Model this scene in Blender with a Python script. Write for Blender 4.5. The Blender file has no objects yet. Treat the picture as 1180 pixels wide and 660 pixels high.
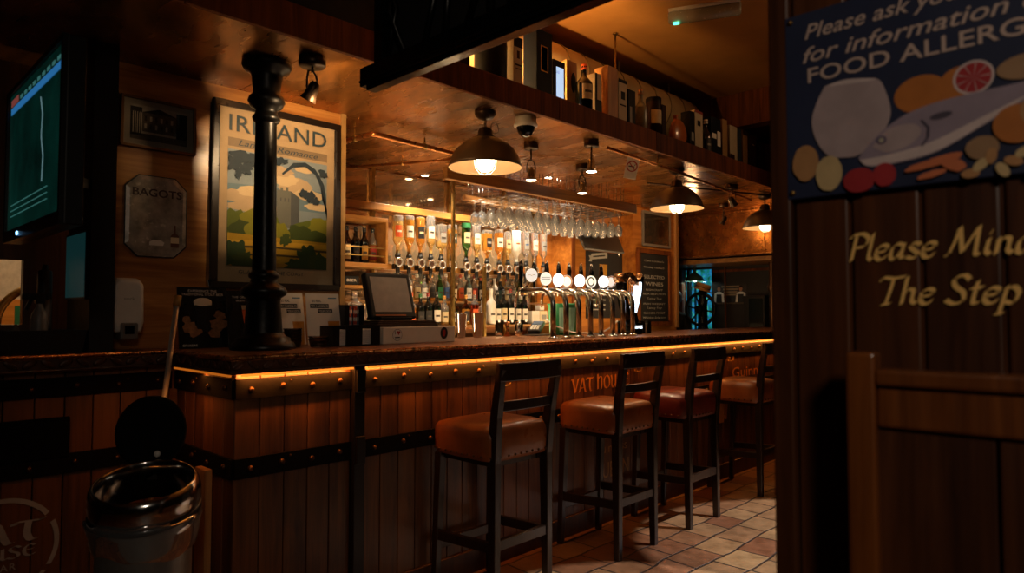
import bpy, bmesh, math, random
from mathutils import Vector, Matrix
random.seed(7)
scene = bpy.context.scene
COL = scene.collection
PI = math.pi
LOC = {}

# ------------------------------------------------------------------ camera
H_EYE = 1.32; FPX = 780.0; YAW = math.radians(44.0); PITCH = math.radians(2.2)
cam_d = bpy.data.cameras.new('camera'); cam = bpy.data.objects.new('camera', cam_d); COL.objects.link(cam)
cam.location = (0, 0, H_EYE); cam.rotation_euler = (PI/2 + PITCH, 0, YAW - PI/2)
cam_d.sensor_width = 36.0; cam_d.lens = FPX/1180*36.0; cam_d.clip_start = 0.05
cam_d.dof.use_dof = True; cam_d.dof.focus_distance = 4.2; cam_d.dof.aperture_fstop = 3.2
scene.camera = cam
scene.view_settings.view_transform = 'Standard'; scene.view_settings.look = 'None'
scene.view_settings.gamma = 1.0; scene.view_settings.use_curve_mapping = False
scene.view_settings.exposure = 0.0
try:
    scene.cycles.use_denoising = True
    scene.cycles.max_bounces = 10; scene.cycles.transmission_bounces = 10; scene.cycles.transparent_max_bounces = 24
    scene.cycles.glossy_bounces = 5; scene.cycles.diffuse_bounces = 4
    scene.cycles.sample_clamp_indirect = 4.0
    scene.cycles.caustics_reflective = True; scene.cycles.caustics_refractive = False
    scene.cycles.blur_glossy = 0.6
except Exception:
    pass

# ------------------------------------------------------------------ materials
def lin(c):
    if isinstance(c, str):
        c = c.lstrip('#'); c = [int(c[i:i+2], 16)/255 for i in (0, 2, 4)]
        c = [x/12.92 if x <= .04045 else ((x+.055)/1.055)**2.4 for x in c]
    return (c[0], c[1], c[2], 1.0)
MATS = {}
def newmat(name):
    m = bpy.data.materials.new(name); m.use_nodes = True
    nt = m.node_tree; b = nt.nodes['Principled BSDF']; MATS[name] = m
    return m, nt, b
def setp(b, **k):
    for n, v in k.items():
        n = {'rough': 'Roughness', 'metal': 'Metallic', 'spec': 'Specular IOR Level', 'coat': 'Coat Weight', 'coatr': 'Coat Roughness',
             'trans': 'Transmission Weight', 'ior': 'IOR', 'alpha': 'Alpha', 'estr': 'Emission Strength', 'sheen': 'Sheen Weight'}.get(n, n)
        b.inputs[n].default_value = v
def noise(nt, scale, detail=4, rough=.55, vec=None, stretch=None, dist=0):
    n = nt.nodes.new('ShaderNodeTexNoise'); n.inputs['Scale'].default_value = scale
    n.inputs['Detail'].default_value = detail; n.inputs['Roughness'].default_value = rough; n.inputs['Distortion'].default_value = dist
    tc = nt.nodes.new('ShaderNodeTexCoord'); src = tc.outputs['Object']
    if stretch:
        mp = nt.nodes.new('ShaderNodeMapping'); mp.inputs['Scale'].default_value = stretch
        nt.links.new(src, mp.inputs[0]); src = mp.outputs[0]
    nt.links.new(src, n.inputs['Vector'])
    return n.outputs['Fac']
def ramp(nt, fac, stops):
    r = nt.nodes.new('ShaderNodeValToRGB'); e = r.color_ramp.elements
    while len(e) < len(stops): e.new(.5)
    for i, (p, c) in enumerate(stops):
        e[i].position = p; e[i].color = lin(c)
    nt.links.new(fac, r.inputs[0]); return r.outputs[0]
def bump(nt, b, h, strength=.3, dist=.01):
    n = nt.nodes.new('ShaderNodeBump'); n.inputs['Strength'].default_value = strength; n.inputs['Distance'].default_value = dist
    nt.links.new(h, n.inputs['Height']); nt.links.new(n.outputs[0], b.inputs['Normal'])
def mrange(nt, f, a, b_):
    n = nt.nodes.new('ShaderNodeMapRange'); n.inputs['To Min'].default_value = a; n.inputs['To Max'].default_value = b_
    nt.links.new(f, n.inputs[0]); return n.outputs[0]
def mat(name, c, rough=.5, metal=0, vary=.15, vs=18, bmp=0, bs=60, **k):
    """plain coloured surface with a little mottling and optional bump"""
    if name in MATS: return MATS[name]
    m, nt, b = newmat(name); c = lin(c); setp(b, rough=rough, metal=metal, **k)
    if vary:
        f = noise(nt, vs)
        lo = tuple(x*(1-vary) for x in c[:3]); hi = tuple(min(1, x*(1+vary)) for x in c[:3])
        nt.links.new(ramp(nt, f, [(.3, lo), (.7, hi)]), b.inputs['Base Color'])
        nt.links.new(mrange(nt, noise(nt, vs*2.3), max(0, rough-.08), min(1, rough+.08)), b.inputs['Roughness'])
    else: b.inputs['Base Color'].default_value = c
    if bmp: bump(nt, b, noise(nt, bs), bmp, .004)
    return m
def emit(name, c, s):
    if name in MATS: return MATS[name]
    m, nt, b = newmat(name); setp(b, rough=.4); b.inputs['Base Color'].default_value = lin(c)
    b.inputs['Emission Color'].default_value = lin(c); setp(b, estr=s); return m
def glass(name, c=(1, 1, 1), rough=.02, ior=1.45, tr=1.0):
    if name in MATS: return MATS[name]
    m, nt, b = newmat(name); b.inputs['Base Color'].default_value = lin(c); setp(b, rough=rough, trans=tr, ior=ior); return m
def pane(name, tint=(1, 1, 1), refl=1.0, rough=.02):
    """thin sheet of glass: clear, with mirror reflections by angle"""
    m, nt, b = newmat(name); nt.nodes.remove(b)
    t = nt.nodes.new('ShaderNodeBsdfTransparent'); t.inputs[0].default_value = lin(tint)
    g = nt.nodes.new('ShaderNodeBsdfGlossy'); g.inputs['Roughness'].default_value = rough
    f = nt.nodes.new('ShaderNodeFresnel'); f.inputs[0].default_value = 1.5
    mu = nt.nodes.new('ShaderNodeMath'); mu.operation = 'MULTIPLY'; mu.inputs[1].default_value = refl
    x = nt.nodes.new('ShaderNodeMixShader'); nt.links.new(f.outputs[0], mu.inputs[0]); nt.links.new(mu.outputs[0], x.inputs[0])
    nt.links.new(t.outputs[0], x.inputs[1]); nt.links.new(g.outputs[0], x.inputs[2])
    nt.links.new(x.outputs[0], nt.nodes['Material Output'].inputs[0]); return m
def wood(name, dark, light, axis='z', scale=9, rough=.42, coat=.15, mid=None, contrast=1.0, knots=False):
    if name in MATS: return MATS[name]
    m, nt, b = newmat(name); setp(b, rough=rough, coat=coat, coatr=.25)
    st = {'x': (.09, 1, 1), 'y': (1, .09, 1), 'z': (1, 1, .09)}[axis]
    f1 = noise(nt, scale*1.6, 7, .65, stretch=st, dist=.9)
    f2 = noise(nt, scale*9, 3, .6, stretch=tuple(.35*s if s < 1 else s for s in st))
    geo = nt.nodes.new('ShaderNodeNewGeometry')
    a = nt.nodes.new('ShaderNodeMath'); a.operation = 'MULTIPLY_ADD'; a.inputs[1].default_value = .28
    nt.links.new(geo.outputs['Random Per Island'], a.inputs[0]); nt.links.new(f1, a.inputs[2])
    s = nt.nodes.new('ShaderNodeMath'); s.operation = 'MULTIPLY_ADD'; s.inputs[1].default_value = .35
    nt.links.new(f2, s.inputs[0]); nt.links.new(a.outputs[0], s.inputs[2])
    w = .22*contrast
    stops = [(max(0, .78-w), dark), (min(1, .78+w), light)] if mid is None else [(.78-w, dark), (.78, mid), (min(1, .78+w), light)]
    nt.links.new(ramp(nt, s.outputs[0], stops), b.inputs['Base Color'])
    nt.links.new(mrange(nt, f2, rough-.1, rough+.12), b.inputs['Roughness'])
    bump(nt, b, s.outputs[0], .18, .004); return m
def copper(name, base, dark, rough=.3, scale=3.5, stretch=(1, 1, 1), bm=.25, metal=.9):
    m, nt, b = newmat(name); setp(b, metal=metal, rough=rough)
    f = noise(nt, scale, 8, .68, stretch=stretch, dist=1.2)
    nt.links.new(ramp(nt, f, [(.3, dark), (.55, base), (.78, tuple(min(1, x*1.5) for x in lin(base)[:3]))]), b.inputs['Base Color'])
    nt.links.new(mrange(nt, noise(nt, scale*3, 4, stretch=stretch), max(.05, rough-.14), rough+.2), b.inputs['Roughness'])
    bump(nt, b, noise(nt, scale*4, 5, .6, stretch=stretch), bm, .012); return m

def pale_glass(name, k=.1, refl=1.8):
    """thin glass with some diffuse white mixed in"""
    m = pane(name, (.95, .95, .94), refl, .03); nt = m.node_tree; out = nt.nodes['Material Output']; src = out.inputs[0].links[0].from_socket
    d = nt.nodes.new('ShaderNodeBsdfDiffuse'); d.inputs[0].default_value = (.9, .9, .9, 1); l = nt.nodes.new('ShaderNodeBsdfTranslucent'); l.inputs[0].default_value = (.9, .9, .9, 1)
    a = nt.nodes.new('ShaderNodeMixShader'); nt.links.new(d.outputs[0], a.inputs[1]); nt.links.new(l.outputs[0], a.inputs[2])
    x = nt.nodes.new('ShaderNodeMixShader'); x.inputs[0].default_value = k; nt.links.new(src, x.inputs[1]); nt.links.new(a.outputs[0], x.inputs[2]); nt.links.new(x.outputs[0], out.inputs[0]); return m
# ------------------------------------------------------------------ mesh builder
class MB:
    def __init__(s): s.v = []; s.f = []; s.m = []; s.sm = []
    def add(s, vs, fs, mi=0, smooth=False):
        o = len(s.v); s.v += [Vector(p) for p in vs]
        for f in fs: s.f.append([o+i for i in f]); s.m.append(mi); s.sm.append(smooth)
    def box(s, lo, hi, mi=0, mtx=None):
        x0, y0, z0 = lo; x1, y1, z1 = hi
        vs = [Vector(p) for p in ((x0, y0, z0), (x1, y0, z0), (x1, y1, z0), (x0, y1, z0), (x0, y0, z1), (x1, y0, z1), (x1, y1, z1), (x0, y1, z1))]
        if mtx: vs = [mtx @ p for p in vs]
        s.add(vs, [(0, 3, 2, 1), (4, 5, 6, 7), (0, 1, 5, 4), (1, 2, 6, 5), (2, 3, 7, 6), (3, 0, 4, 7)], mi); return s
    def bar(s, a, b, w, h=None, mi=0, up=(0, 0, 1)):
        a = Vector(a); b = Vector(b); h = h or w; d = b-a; L = d.length; d.normalize(); u = Vector(up)
        if abs(d.dot(u)) > .95: u = Vector((0, 1, 0))
        r = d.cross(u).normalized(); u = r.cross(d)
        s.box((-w/2, 0, -h/2), (w/2, L, h/2), mi, Matrix(((r.x, d.x, u.x, a.x), (r.y, d.y, u.y, a.y), (r.z, d.z, u.z, a.z), (0, 0, 0, 1)))); return s
    def taper(s, a, b, w0, h0, w1, h1, mi=0):
        """square bar whose section changes from (w0,h0) to (w1,h1); sections stay level (for legs)"""
        a = Vector(a); b = Vector(b)
        vs = []
        for c, w, h in ((a, w0, h0), (b, w1, h1)):
            vs += [c+Vector((x*w/2, y*h/2, 0)) for x, y in ((-1, -1), (1, -1), (1, 1), (-1, 1))]
        s.add(vs, [(0, 3, 2, 1), (4, 5, 6, 7), (0, 1, 5, 4), (1, 2, 6, 5), (2, 3, 7, 6), (3, 0, 4, 7)], mi); return s
    def cyl(s, a, b, r0, r1=None, n=16, mi=0, caps=True, smooth=True):
        return s.tube([a, b], [r0, r0 if r1 is None else r1], n, mi, caps, smooth)
    def tube(s, pts, r, n=8, mi=0, caps=True, smooth=True):
        pts = [Vector(p) for p in pts]; k = len(pts); rs = r if isinstance(r, (list, tuple)) else [r]*k
        T = []
        for i in range(k):
            t = (pts[min(i+1, k-1)]-pts[max(i-1, 0)]); T.append(t.normalized() if t.length > 1e-9 else Vector((0, 0, 1)))
        u = Vector((0, 0, 1)) if abs(T[0].z) < .9 else Vector((1, 0, 0))
        u = (u-T[0]*u.dot(T[0])).normalized(); vs = []
        for i in range(k):
            if i: u = (u-T[i]*u.dot(T[i])); u = u.normalized() if u.length > 1e-6 else T[i].orthogonal().normalized()
            w = T[i].cross(u)
            for j in range(n):
                a = 2*PI*j/n; vs.append(pts[i]+(u*math.cos(a)+w*math.sin(a))*rs[i])
        fs = [(i*n+j, i*n+(j+1) % n, (i+1)*n+(j+1) % n, (i+1)*n+j) for i in range(k-1) for j in range(n)]
        s.add(vs, fs, mi, smooth)
        if caps: s.add([vs[j] for j in range(n)], [tuple(range(n))[::-1]], mi); s.add([vs[(k-1)*n+j] for j in range(n)], [tuple(range(n))], mi)
        return s
    def lathe(s, prof, c=(0, 0, 0), n=24, mi=0, mtx=None, mis=None, smooth=True, flute=0, fl=None):
        """profile of (radius, z) turned about the vertical axis through c; mis gives a material per profile span"""
        c = Vector(c); vs = []; k = len(prof)
        for r, z in prof:
            for j in range(n):
                a = 2*PI*j/n; rr = r
                p = Vector((rr*math.cos(a), rr*math.sin(a), z)); vs.append((mtx @ p if mtx else p)+c)
        for i in range(k-1):
            o = len(s.v)
            s.add([vs[i*n+j] for j in range(n)]+[vs[(i+1)*n+j] for j in range(n)], [(j, (j+1) % n, n+(j+1) % n, n+j) for j in range(n)], mis[i] if mis else mi, smooth)
        return s
    def poly(s, pts, mi=0):
        s.add(pts, [tuple(range(len(pts)))], mi); return s
    def prism(s, pts, d, mi=0, smooth=False):
        """polygon pushed along vector d"""
        pts = [Vector(p) for p in pts]; d = Vector(d); n = len(pts)
        s.add(pts+[p+d for p in pts], [tuple(range(n))[::-1], tuple(range(n, 2*n))], mi)
        s.add(pts+[p+d for p in pts], [(i, (i+1) % n, n+(i+1) % n, n+i) for i in range(n)], mi, smooth); return s
    def ball(s, c, r, n=10, mi=0, sc=(1, 1, 1), mtx=None):
        prof = [(max(1e-5, r*math.sin(PI*i/n)), -r*math.cos(PI*i/n)) for i in range(n+1)]
        S = Matrix.Diagonal((sc[0], sc[1], sc[2], 1)); s.lathe(prof, c, n*2, mi, (mtx @ S) if mtx else S); return s
    def geom(s, me, mtx, mi=0):
        s.add([mtx @ v.co for v in me.vertices], [tuple(p.vertices) for p in me.polygons], mi); return s
    def build(s, name, mats, parent=None, bevel=0, subsurf=0, merge=True, flip=True):
        me = bpy.data.meshes.new(name)
        if parent is None:
            xs = [p.x for p in s.v]; ys = [p.y for p in s.v]; zs = [p.z for p in s.v]
            o3 = Vector(((min(xs)+max(xs))/2, (min(ys)+max(ys))/2, min(zs)))
        else: o3 = LOC[parent.name]
        me.from_pydata([p-o3 for p in s.v], [], s.f)
        mats = mats if isinstance(mats, (list, tuple)) else [mats]
        for m in mats: me.materials.append(m)
        me.polygons.foreach_set('material_index', s.m); me.polygons.foreach_set('use_smooth', s.sm)
        if merge or flip:
            bm = bmesh.new(); bm.from_mesh(me)
            if merge: bmesh.ops.remove_doubles(bm, verts=bm.verts, dist=1e-6)
            if flip: bmesh.ops.recalc_face_normals(bm, faces=bm.faces)
            bm.to_mesh(me); bm.free()
        o = bpy.data.objects.new(name, me); COL.objects.link(o)
        if parent is None: o.location = o3; LOC[o.name] = o3
        else: o.parent = parent; LOC[o.name] = LOC[parent.name]
        if bevel:
            b = o.modifiers.new('bevel', 'BEVEL'); b.width = bevel; b.segments = 2; b.limit_method = 'ANGLE'; b.angle_limit = .6
        if subsurf:
            b = o.modifiers.new('sub', 'SUBSURF'); b.levels = subsurf; b.render_levels = subsurf
        return o
def thing(name, label, cat, loc, group=None):
    o = bpy.data.objects.new(name, None); COL.objects.link(o); o.location = loc; LOC[o.name] = Vector(loc); o.empty_display_size = .1
    return tag(o, label, cat, group)
def tag(o, label, cat, group=None):
    o['label'] = label; o['category'] = cat
    if group: o['group'] = group
    return o
def struct(o): o['kind'] = 'structure'; return o
KIDS = {}
def kids(o):
    return [c for c in scene.objects if c.parent == o]
def copy_tree(o, loc, label=None, group=None, rotz=None, parent=None):
    c = o.copy(); COL.objects.link(c)
    if parent is not None: c.parent = parent
    else:
        c.location = loc; LOC[c.name] = Vector(loc)
        if rotz is not None: c.rotation_euler.z = rotz
        if label: c['label'] = label
        if group: c['group'] = group
    for ch in kids(o): copy_tree(ch, None, parent=c)
    return c
def V(*a): return Vector(a)
def frame(o, ux, uy, n=None):
    ux = Vector(ux).normalized(); uy = Vector(uy).normalized(); n = ux.cross(uy); o = Vector(o)
    return Matrix(((ux.x, uy.x, n.x, o.x), (ux.y, uy.y, n.y, o.y), (ux.z, uy.z, n.z, o.z), (0, 0, 0, 1)))
def ell(cx, cy, rx, ry, n=24, a0=0, a1=2*PI, rot=0, wob=0):
    out = []
    for i in range(n):
        a = a0+(a1-a0)*i/(n if abs(a1-a0-2*PI) < 1e-6 else n-1); k = 1+wob*(random.random()-.5)*2
        x = rx*k*math.cos(a); y = ry*k*math.sin(a); out.append((cx+x*math.cos(rot)-y*math.sin(rot), cy+x*math.sin(rot)+y*math.cos(rot)))
    return out
def flat(mb, pts, F, z=0, mi=0, w=1, h=1):
    mb.poly([F @ V(x*w, y*h, z) for x, y in pts], mi)
def text_mesh(txt, size=1, off=0, shear=0, ext=0, space=1.0, align='LEFT'):
    cu = bpy.data.curves.new('tmp', 'FONT'); cu.body = txt; cu.size = size; cu.offset = off; cu.shear = shear; cu.extrude = ext
    cu.space_character = space; cu.align_x = align; cu.resolution_u = 3
    o = bpy.data.objects.new('tmp', cu); COL.objects.link(o)
    dg = bpy.context.evaluated_depsgraph_get(); dg.update()
    me = bpy.data.meshes.new_from_object(o.evaluated_get(dg)); bpy.data.objects.remove(o); return me
def put_text(mb, txt, F, x, y, h, mi=0, z=.001, width=None, align='LEFT', **k):
    """text with cap height h whose baseline starts at (x, y) on the frame F; width squeezes it to fit"""
    me = text_mesh(txt, 1.0, align='LEFT', **k)
    xs = [v.co.x for v in me.vertices]; w0 = (max(xs)-min(xs)) if xs else 1
    sy = h/.72; sx = sy if width is None else width/w0
    if align == 'CENTER': x -= w0*sx/2
    mb.geom(me, F @ Matrix.Translation((x-min(xs)*sx, y, z)) @ Matrix.Diagonal((sx, sy, 1, 1)), mi)
    bpy.data.meshes.remove(me)
# broad-nib pen lettering: strokes are point lists ('s' first = smooth curve)
PEN = {
 'P': (.62, [[(.14, 0), (.18, .98)], ['s', (-.02, .86), (.1, .99), (.4, 1.02), (.62, .82), (.5, .56), (.22, .5)]]),
 'l': (.24, [['s', (.1, 1), (.08, .5), (.08, .12), (.2, .01)]]),
 'e': (.46, [['s', (.06, .26), (.3, .33), (.4, .46), (.26, .55), (.07, .4), (.05, .16), (.2, 0), (.42, .12)]]),
 'a': (.55, [['s', (.42, .5), (.24, .55), (.06, .34), (.08, .05), (.22, .03), (.42, .36)], ['s', (.44, .55), (.4, .2), (.42, .04), (.54, .08)]]),
 's': (.42, [['s', (.38, .47), (.24, .56), (.08, .44), (.2, .3), (.35, .15), (.2, 0), (.01, .07)]]),
 'M': (1.02, [['s', (-.05, .06), (.04, .1), (.16, .5), (.24, 1)], [(.24, 1), (.44, .12)], [(.44, .12), (.8, 1)], ['s', (.8, 1), (.82, .4), (.84, .06), (.96, .02)]]),
 'i': (.26, [['s', (.1, .55), (.08, .14), (.2, .01)], [(.1, .74), (.15, .78)]]),
 'n': (.55, [[(.08, .55), (.07, 0)], ['s', (.08, .36), (.24, .54), (.38, .48), (.38, .14), (.52, .02)]]),
 'd': (.55, [['s', (.42, .5), (.24, .55), (.06, .34), (.08, .05), (.22, .03), (.42, .36)], ['s', (.46, 1), (.42, .4), (.42, .05), (.54, .08)]]),
 'T': (.7, [['s', (0, .86), (.1, .99), (.4, .96), (.78, 1.02)], ['s', (.42, .96), (.36, .4), (.3, .02)], [(.18, 0), (.44, .02)]]),
 'h': (.55, [[(.1, 1), (.07, 0)], ['s', (.08, .36), (.24, .54), (.38, .48), (.38, .14), (.52, .02)]]),
 'S': (.62, [['s', (.58, .84), (.4, 1), (.14, .86), (.2, .62), (.46, .4), (.5, .14), (.25, 0), (0, .14)]]),
 't': (.34, [['s', (.16, .78), (.12, .2), (.16, .02), (.3, .05)], [(0, .54), (.32, .56)]]),
 'p': (.54, [[(.1, .58), (.02, -.34)], ['s', (.1, .42), (.28, .56), (.44, .34), (.32, .03), (.1, .08)], [(-.08, -.34), (.12, -.33)]]),
 'o': (.5, [['s', (.24, .54), (.06, .34), (.1, .05), (.26, 0), (.44, .2), (.4, .48), (.24, .54)]]),
 'r': (.38, [[(.08, .55), (.07, 0)], ['s', (.08, .36), (.2, .54), (.36, .5)]]),
 'm': (.82, [[(.08, .55), (.07, 0)], ['s', (.08, .36), (.22, .54), (.34, .46), (.34, 0)], ['s', (.34, .36), (.5, .54), (.64, .46), (.64, .1), (.76, .02)]]),
 'V': (.66, [['s', (-.04, .9), (.04, 1), (.2, .5), (.32, 0)], [(.32, 0), (.64, 1)]]),
 'A': (.7, [[(0, 0), (.34, 1)], ['s', (.28, 1), (.4, .9), (.58, .1), (.7, 0)], ['s', (.12, .4), (.2, .28), (.52, .34)]]),
 'X': (.66, [['s', (0, .84), (.06, .96), (.6, .94), (.66, 1)], ['s', (.34, .95), (.3, .4), (.38, .05), (.5, .02)]]),
 'H': (.6, [[(.08, 1.1), (.08, 0)], ['s', (.08, .68), (.28, .9), (.46, .8), (.48, .3), (.4, -.04)]]),
 'O': (.7, [['s', (.34, .96), (.08, .7), (.1, .2), (.34, 0), (.6, .24), (.58, .74), (.34, .96)]]),
 'U': (.62, [['s', (.04, .92), (.1, .6), (.1, .2), (.26, 0), (.48, .3)], ['s', (.5, .94), (.5, .3), (.52, .06), (.62, 0)]]),
 'E': (.6, [['s', (.54, .82), (.34, .97), (.08, .66), (.1, .2), (.32, 0), (.56, .14)], [(.1, .5), (.46, .53)]]),
 'B': (.56, [[(.1, 0), (.1, 1)], ['s', (.02, .96), (.36, .98), (.4, .66), (.12, .53)], ['s', (.12, .53), (.5, .42), (.46, .06), (.04, 0)]]),
 'R': (.6, [[(.1, 0), (.1, 1)], ['s', (.02, .96), (.38, .98), (.42, .64), (.12, .5)], ['s', (.2, .5), (.4, .2), (.58, 0)]]),
}
def smooth_pts(p, k=7):
    out = []; n = len(p)
    for i in range(n-1):
        a, b, c, d = p[max(0, i-1)], p[i], p[i+1], p[min(n-1, i+2)]
        for j in range(k):
            t = j/k; out.append(tuple(.5*(2*b[q]+(c[q]-a[q])*t+(2*a[q]-5*b[q]+4*c[q]-d[q])*t*t+(3*b[q]-a[q]-3*c[q]+d[q])*t**3) for q in (0, 1)))
    out.append(p[-1]); return out
def pen_text(mb, txt, F, x, y, h, mi=0, z=.001, nib=.1, ang=35, shear=0, sx=1.0, gap=.04):
    a = math.radians(ang); nx, ny = nib*math.cos(a)/2, nib*math.sin(a)/2; t = nib*.2
    k = 0
    for ch in txt:
        if ch == ' ': x += .32*h*sx; continue
        adv, strokes = PEN[ch]
        for st in strokes:
            p = smooth_pts(st[1:]) if st[0] == 's' else st
            p = [(q[0]+shear*q[1], q[1]) for q in p]; L = []; R = []; k += 1
            for i, q in enumerate(p):
                a0, b0 = p[max(0, i-1)], p[min(len(p)-1, i+1)]; dx, dy = b0[0]-a0[0], b0[1]-a0[1]; d = math.hypot(dx, dy) or 1
                px, py = -dy/d, dx/d; c = nx*px+ny*py; sg = 1 if c >= 0 else -1; ox, oy = nx*sg, ny*sg; c = abs(c)
                if c < t: ox += px*(t-c); oy += py*(t-c)
                L.append((q[0]+ox, q[1]+oy)); R.append((q[0]-ox, q[1]-oy))
            zk = z+k*6e-5
            for i in range(len(p)-1): mb.poly([F @ V(x+u*h*sx, y+v*h, zk) for u, v in (R[i], R[i+1], L[i+1], L[i])], mi)
        x += (adv+gap)*h*sx
    return x
ORD = ['first', 'second', 'third', 'fourth', 'fifth', 'sixth', 'seventh', 'eighth', 'ninth', 'tenth', 'eleventh', 'twelfth', 'thirteenth', 'fourteenth', 'fifteenth', 'sixteenth', 'seventeenth', 'eighteenth', 'nineteenth', 'twentieth']
# ------------------------------------------------------------------ palette
W_BOARD = wood('oak_boards', '#2c180b', '#744620', 'z', 9, .42, .25)
W_DARK = wood('dark_boards', '#26150b', '#54301a', 'z', 9, .45, .2)
W_STOOL = wood('stool_wood', '#150c07', '#2c190e', 'z', 12, .3, .4)
W_VENEER = wood('veneer_wall', '#6b3d1b', '#c18a4a', 'x', 5, .33, .35, mid='#9a6430')
W_BACK = wood('back_wall_wood', '#7a3f14', '#c98236', 'x', 4, .4, .2, mid='#a5621f')
W_FASCIA = wood('fascia_wood', '#38190a', '#80441a', 'z', 7, .65, 0); MATS['fascia_wood'].node_tree.nodes['Principled BSDF'].inputs['Specular IOR Level'].default_value = .15
W_BEAM = wood('beam_wood', '#6a4420', '#a87438', 'x', 8, .45, .15)
W_RIGHT = wood('stained_boards', '#2a1408', '#5a3014', 'z', 6, .4, .2)
W_SETTLE = wood('settle_wood', '#4a240d', '#844818', 'z', 6, .35, .3)
W_TAN = wood('pale_wood', '#8c5a2a', '#c08c50', 'z', 8, .5, 0)
COPPER = copper('copper_sheet', '#a87034', '#3c220c', .24, 1.9, (1, .35, 1), .08)
COPPER2 = copper('copper_panel', '#b87434', '#6a3c18', .25, 2.2, (1, 1, 1), .2)
COPPIPE = copper('copper_pipe', '#b87844', '#7a4a24', .28, 9, bm=.05)
BARTOP = copper('hammered_top', '#9c6238', '#3c2414', .3, 22, (1, 1, 1), .6, .75)
BRASS = copper('brass', '#a88448', '#6a4e24', .3, 12, bm=.05)
IRON = mat('black_iron', '#100e0c', .36, .5, .3, 12, .35, 26)
STRAP = mat('strap_iron', '#0c0704', .75, 0, .35, 9, .4, 30, spec=.12)
STUD = mat('stud_bronze', '#5a3c20', .35, .8, .2)
BLACK = mat('black_plastic', '#101010', .35, 0, .1)
MBLACK = mat('matt_black', '#080706', .8, 0, .15, spec=.15)
GLOSSBLACK = mat('black_gloss', '#0a0a0a', .12, 0, .05)
CHROME = mat('chrome', '#d2d0cc', .14, 1, .05)
STEEL = mat('brushed_steel', '#a8a49c', .24, 1, .02, 6)
BRONZE = mat('dark_bronze', '#3a2a1c', .36, .75, .25, 15)
GREYW = mat('old_white_plastic', '#dcd6cc', .35, 0, .05, coat=.3)
PAPER = mat('white_paper', '#d8d2c8', .7, 0, .03)
CREAM = mat('cream_paper', '#d8c6a2', .65, 0, .06)
GOLD = mat('gold_paint', '#c08a3a', .4, .5, .1)
LEATHER = mat('tan_leather', '#8c4c22', .3, 0, .22, 9, .25, 45, coat=.2)
LEATHER_R = mat('red_leather', '#6a2014', .36, 0, .22, 9, .25, 45, coat=.2)
DARKWALL = mat('light_block_dark', '#1c1410', .8, 0, .2, 4)
CLEARPL = pane('clear_plastic', (.86, .85, .82), 1.4, .08)
PANE = pane('picture_glass', (.97, .97, .96), .9)
THINGLASS = pale_glass('thin_glass', .16, 2.2)  # diffuse white stands in for the bright glints on the hanging glasses
GLASS = glass('clear_glass', (1, 1, 1), .0, 1.45)

# ------------------------------------------------------------------ floor
def floor_material():
    m, nt, b = newmat('terracotta_tiles'); setp(b, rough=.42)
    tc = nt.nodes.new('ShaderNodeTexCoord'); mp = nt.nodes.new('ShaderNodeMapping'); nt.links.new(tc.outputs['Object'], mp.inputs[0])
    wn = nt.nodes.new('ShaderNodeTexNoise'); wn.inputs['Scale'].default_value = 2.2; wn.inputs['Detail'].default_value = 3; nt.links.new(mp.outputs[0], wn.inputs['Vector'])
    mx = nt.nodes.new('ShaderNodeVectorMath'); mx.operation = 'MULTIPLY_ADD'; mx.inputs[1].default_value = (.09, .09, 0)
    nt.links.new(wn.outputs['Color'], mx.inputs[0]); nt.links.new(mp.outputs[0], mx.inputs[2])
    br = nt.nodes.new('ShaderNodeTexBrick'); nt.links.new(mx.outputs[0], br.inputs['Vector'])
    for k, v in (('Scale', 1), ('Mortar Size', .007), ('Mortar Smooth', .25), ('Bias', 0), ('Brick Width', .27), ('Row Height', .19)): br.inputs[k].default_value = v
    br.inputs['Color1'].default_value = lin('#74452a'); br.inputs['Color2'].default_value = lin('#9c7850'); br.inputs['Mortar'].default_value = lin('#2c1c12')
    br.offset = .43; br.squash = .8; br.squash_frequency = 3
    n2 = noise(nt, 14, 6, .6)
    mix = nt.nodes.new('ShaderNodeMix'); mix.data_type = 'RGBA'; mix.blend_type = 'MULTIPLY'; mix.inputs[0].default_value = .6
    nt.links.new(br.outputs['Color'], mix.inputs[6]); nt.links.new(ramp(nt, n2, [(.3, '#8a8078'), (.7, '#ffffff')]), mix.inputs[7])
    nt.links.new(mix.outputs[2], b.inputs['Base Color'])
    h = nt.nodes.new('ShaderNodeMath'); h.operation = 'MULTIPLY_ADD'; h.inputs[1].default_value = -1.2
    nt.links.new(br.outputs['Fac'], h.inputs[0]); nt.links.new(n2, h.inputs[2]); bump(nt, b, h.outputs[0], .5, .006)
    nt.links.new(mrange(nt, n2, .3, .6), b.inputs['Roughness']); return m
mb = MB(); mb.box((-3, -3, -.1), (9, 7, 0)); struct(mb.build('floor', floor_material()))

# ------------------------------------------------------------------ shell far from the light
mb = MB(); mb.box((-3, -3, 3.45), (9, 7, 3.55)); struct(mb.build('ceiling', mat('ochre_ceiling', '#b07a3c', .6, 0, .12, 3)))
mb = MB(); mb.box((-3.1, -3, 0), (-3, 7, 3.45)); struct(mb.build('wall_left', DARKWALL))
mb = MB(); mb.box((-3, -3.1, 0), (9, -3, 3.45)); struct(mb.build('wall_front', DARKWALL))
# plank-lined partition with the two notices, on the right
XP = 1.2
mb = MB()
y = .50; first = True
mb.box((XP-.012, .468, 0), (XP+.06, .505, 3.45))                     # end post
for w in (.093, .104, .104, .104, .104, .104, .104, .104, .104, .104):
    y1 = .468 if first else y0
    y0 = y1-w; mb.box((XP, y0+.003, 0), (XP+.05, y1-.003, 3.45)); first = False
    mb.box((XP+.006, y0-.006, 0), (XP+.05, y0+.006, 3.45))
struct(mb.build('wall_right', W_RIGHT, bevel=.004))
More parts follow.
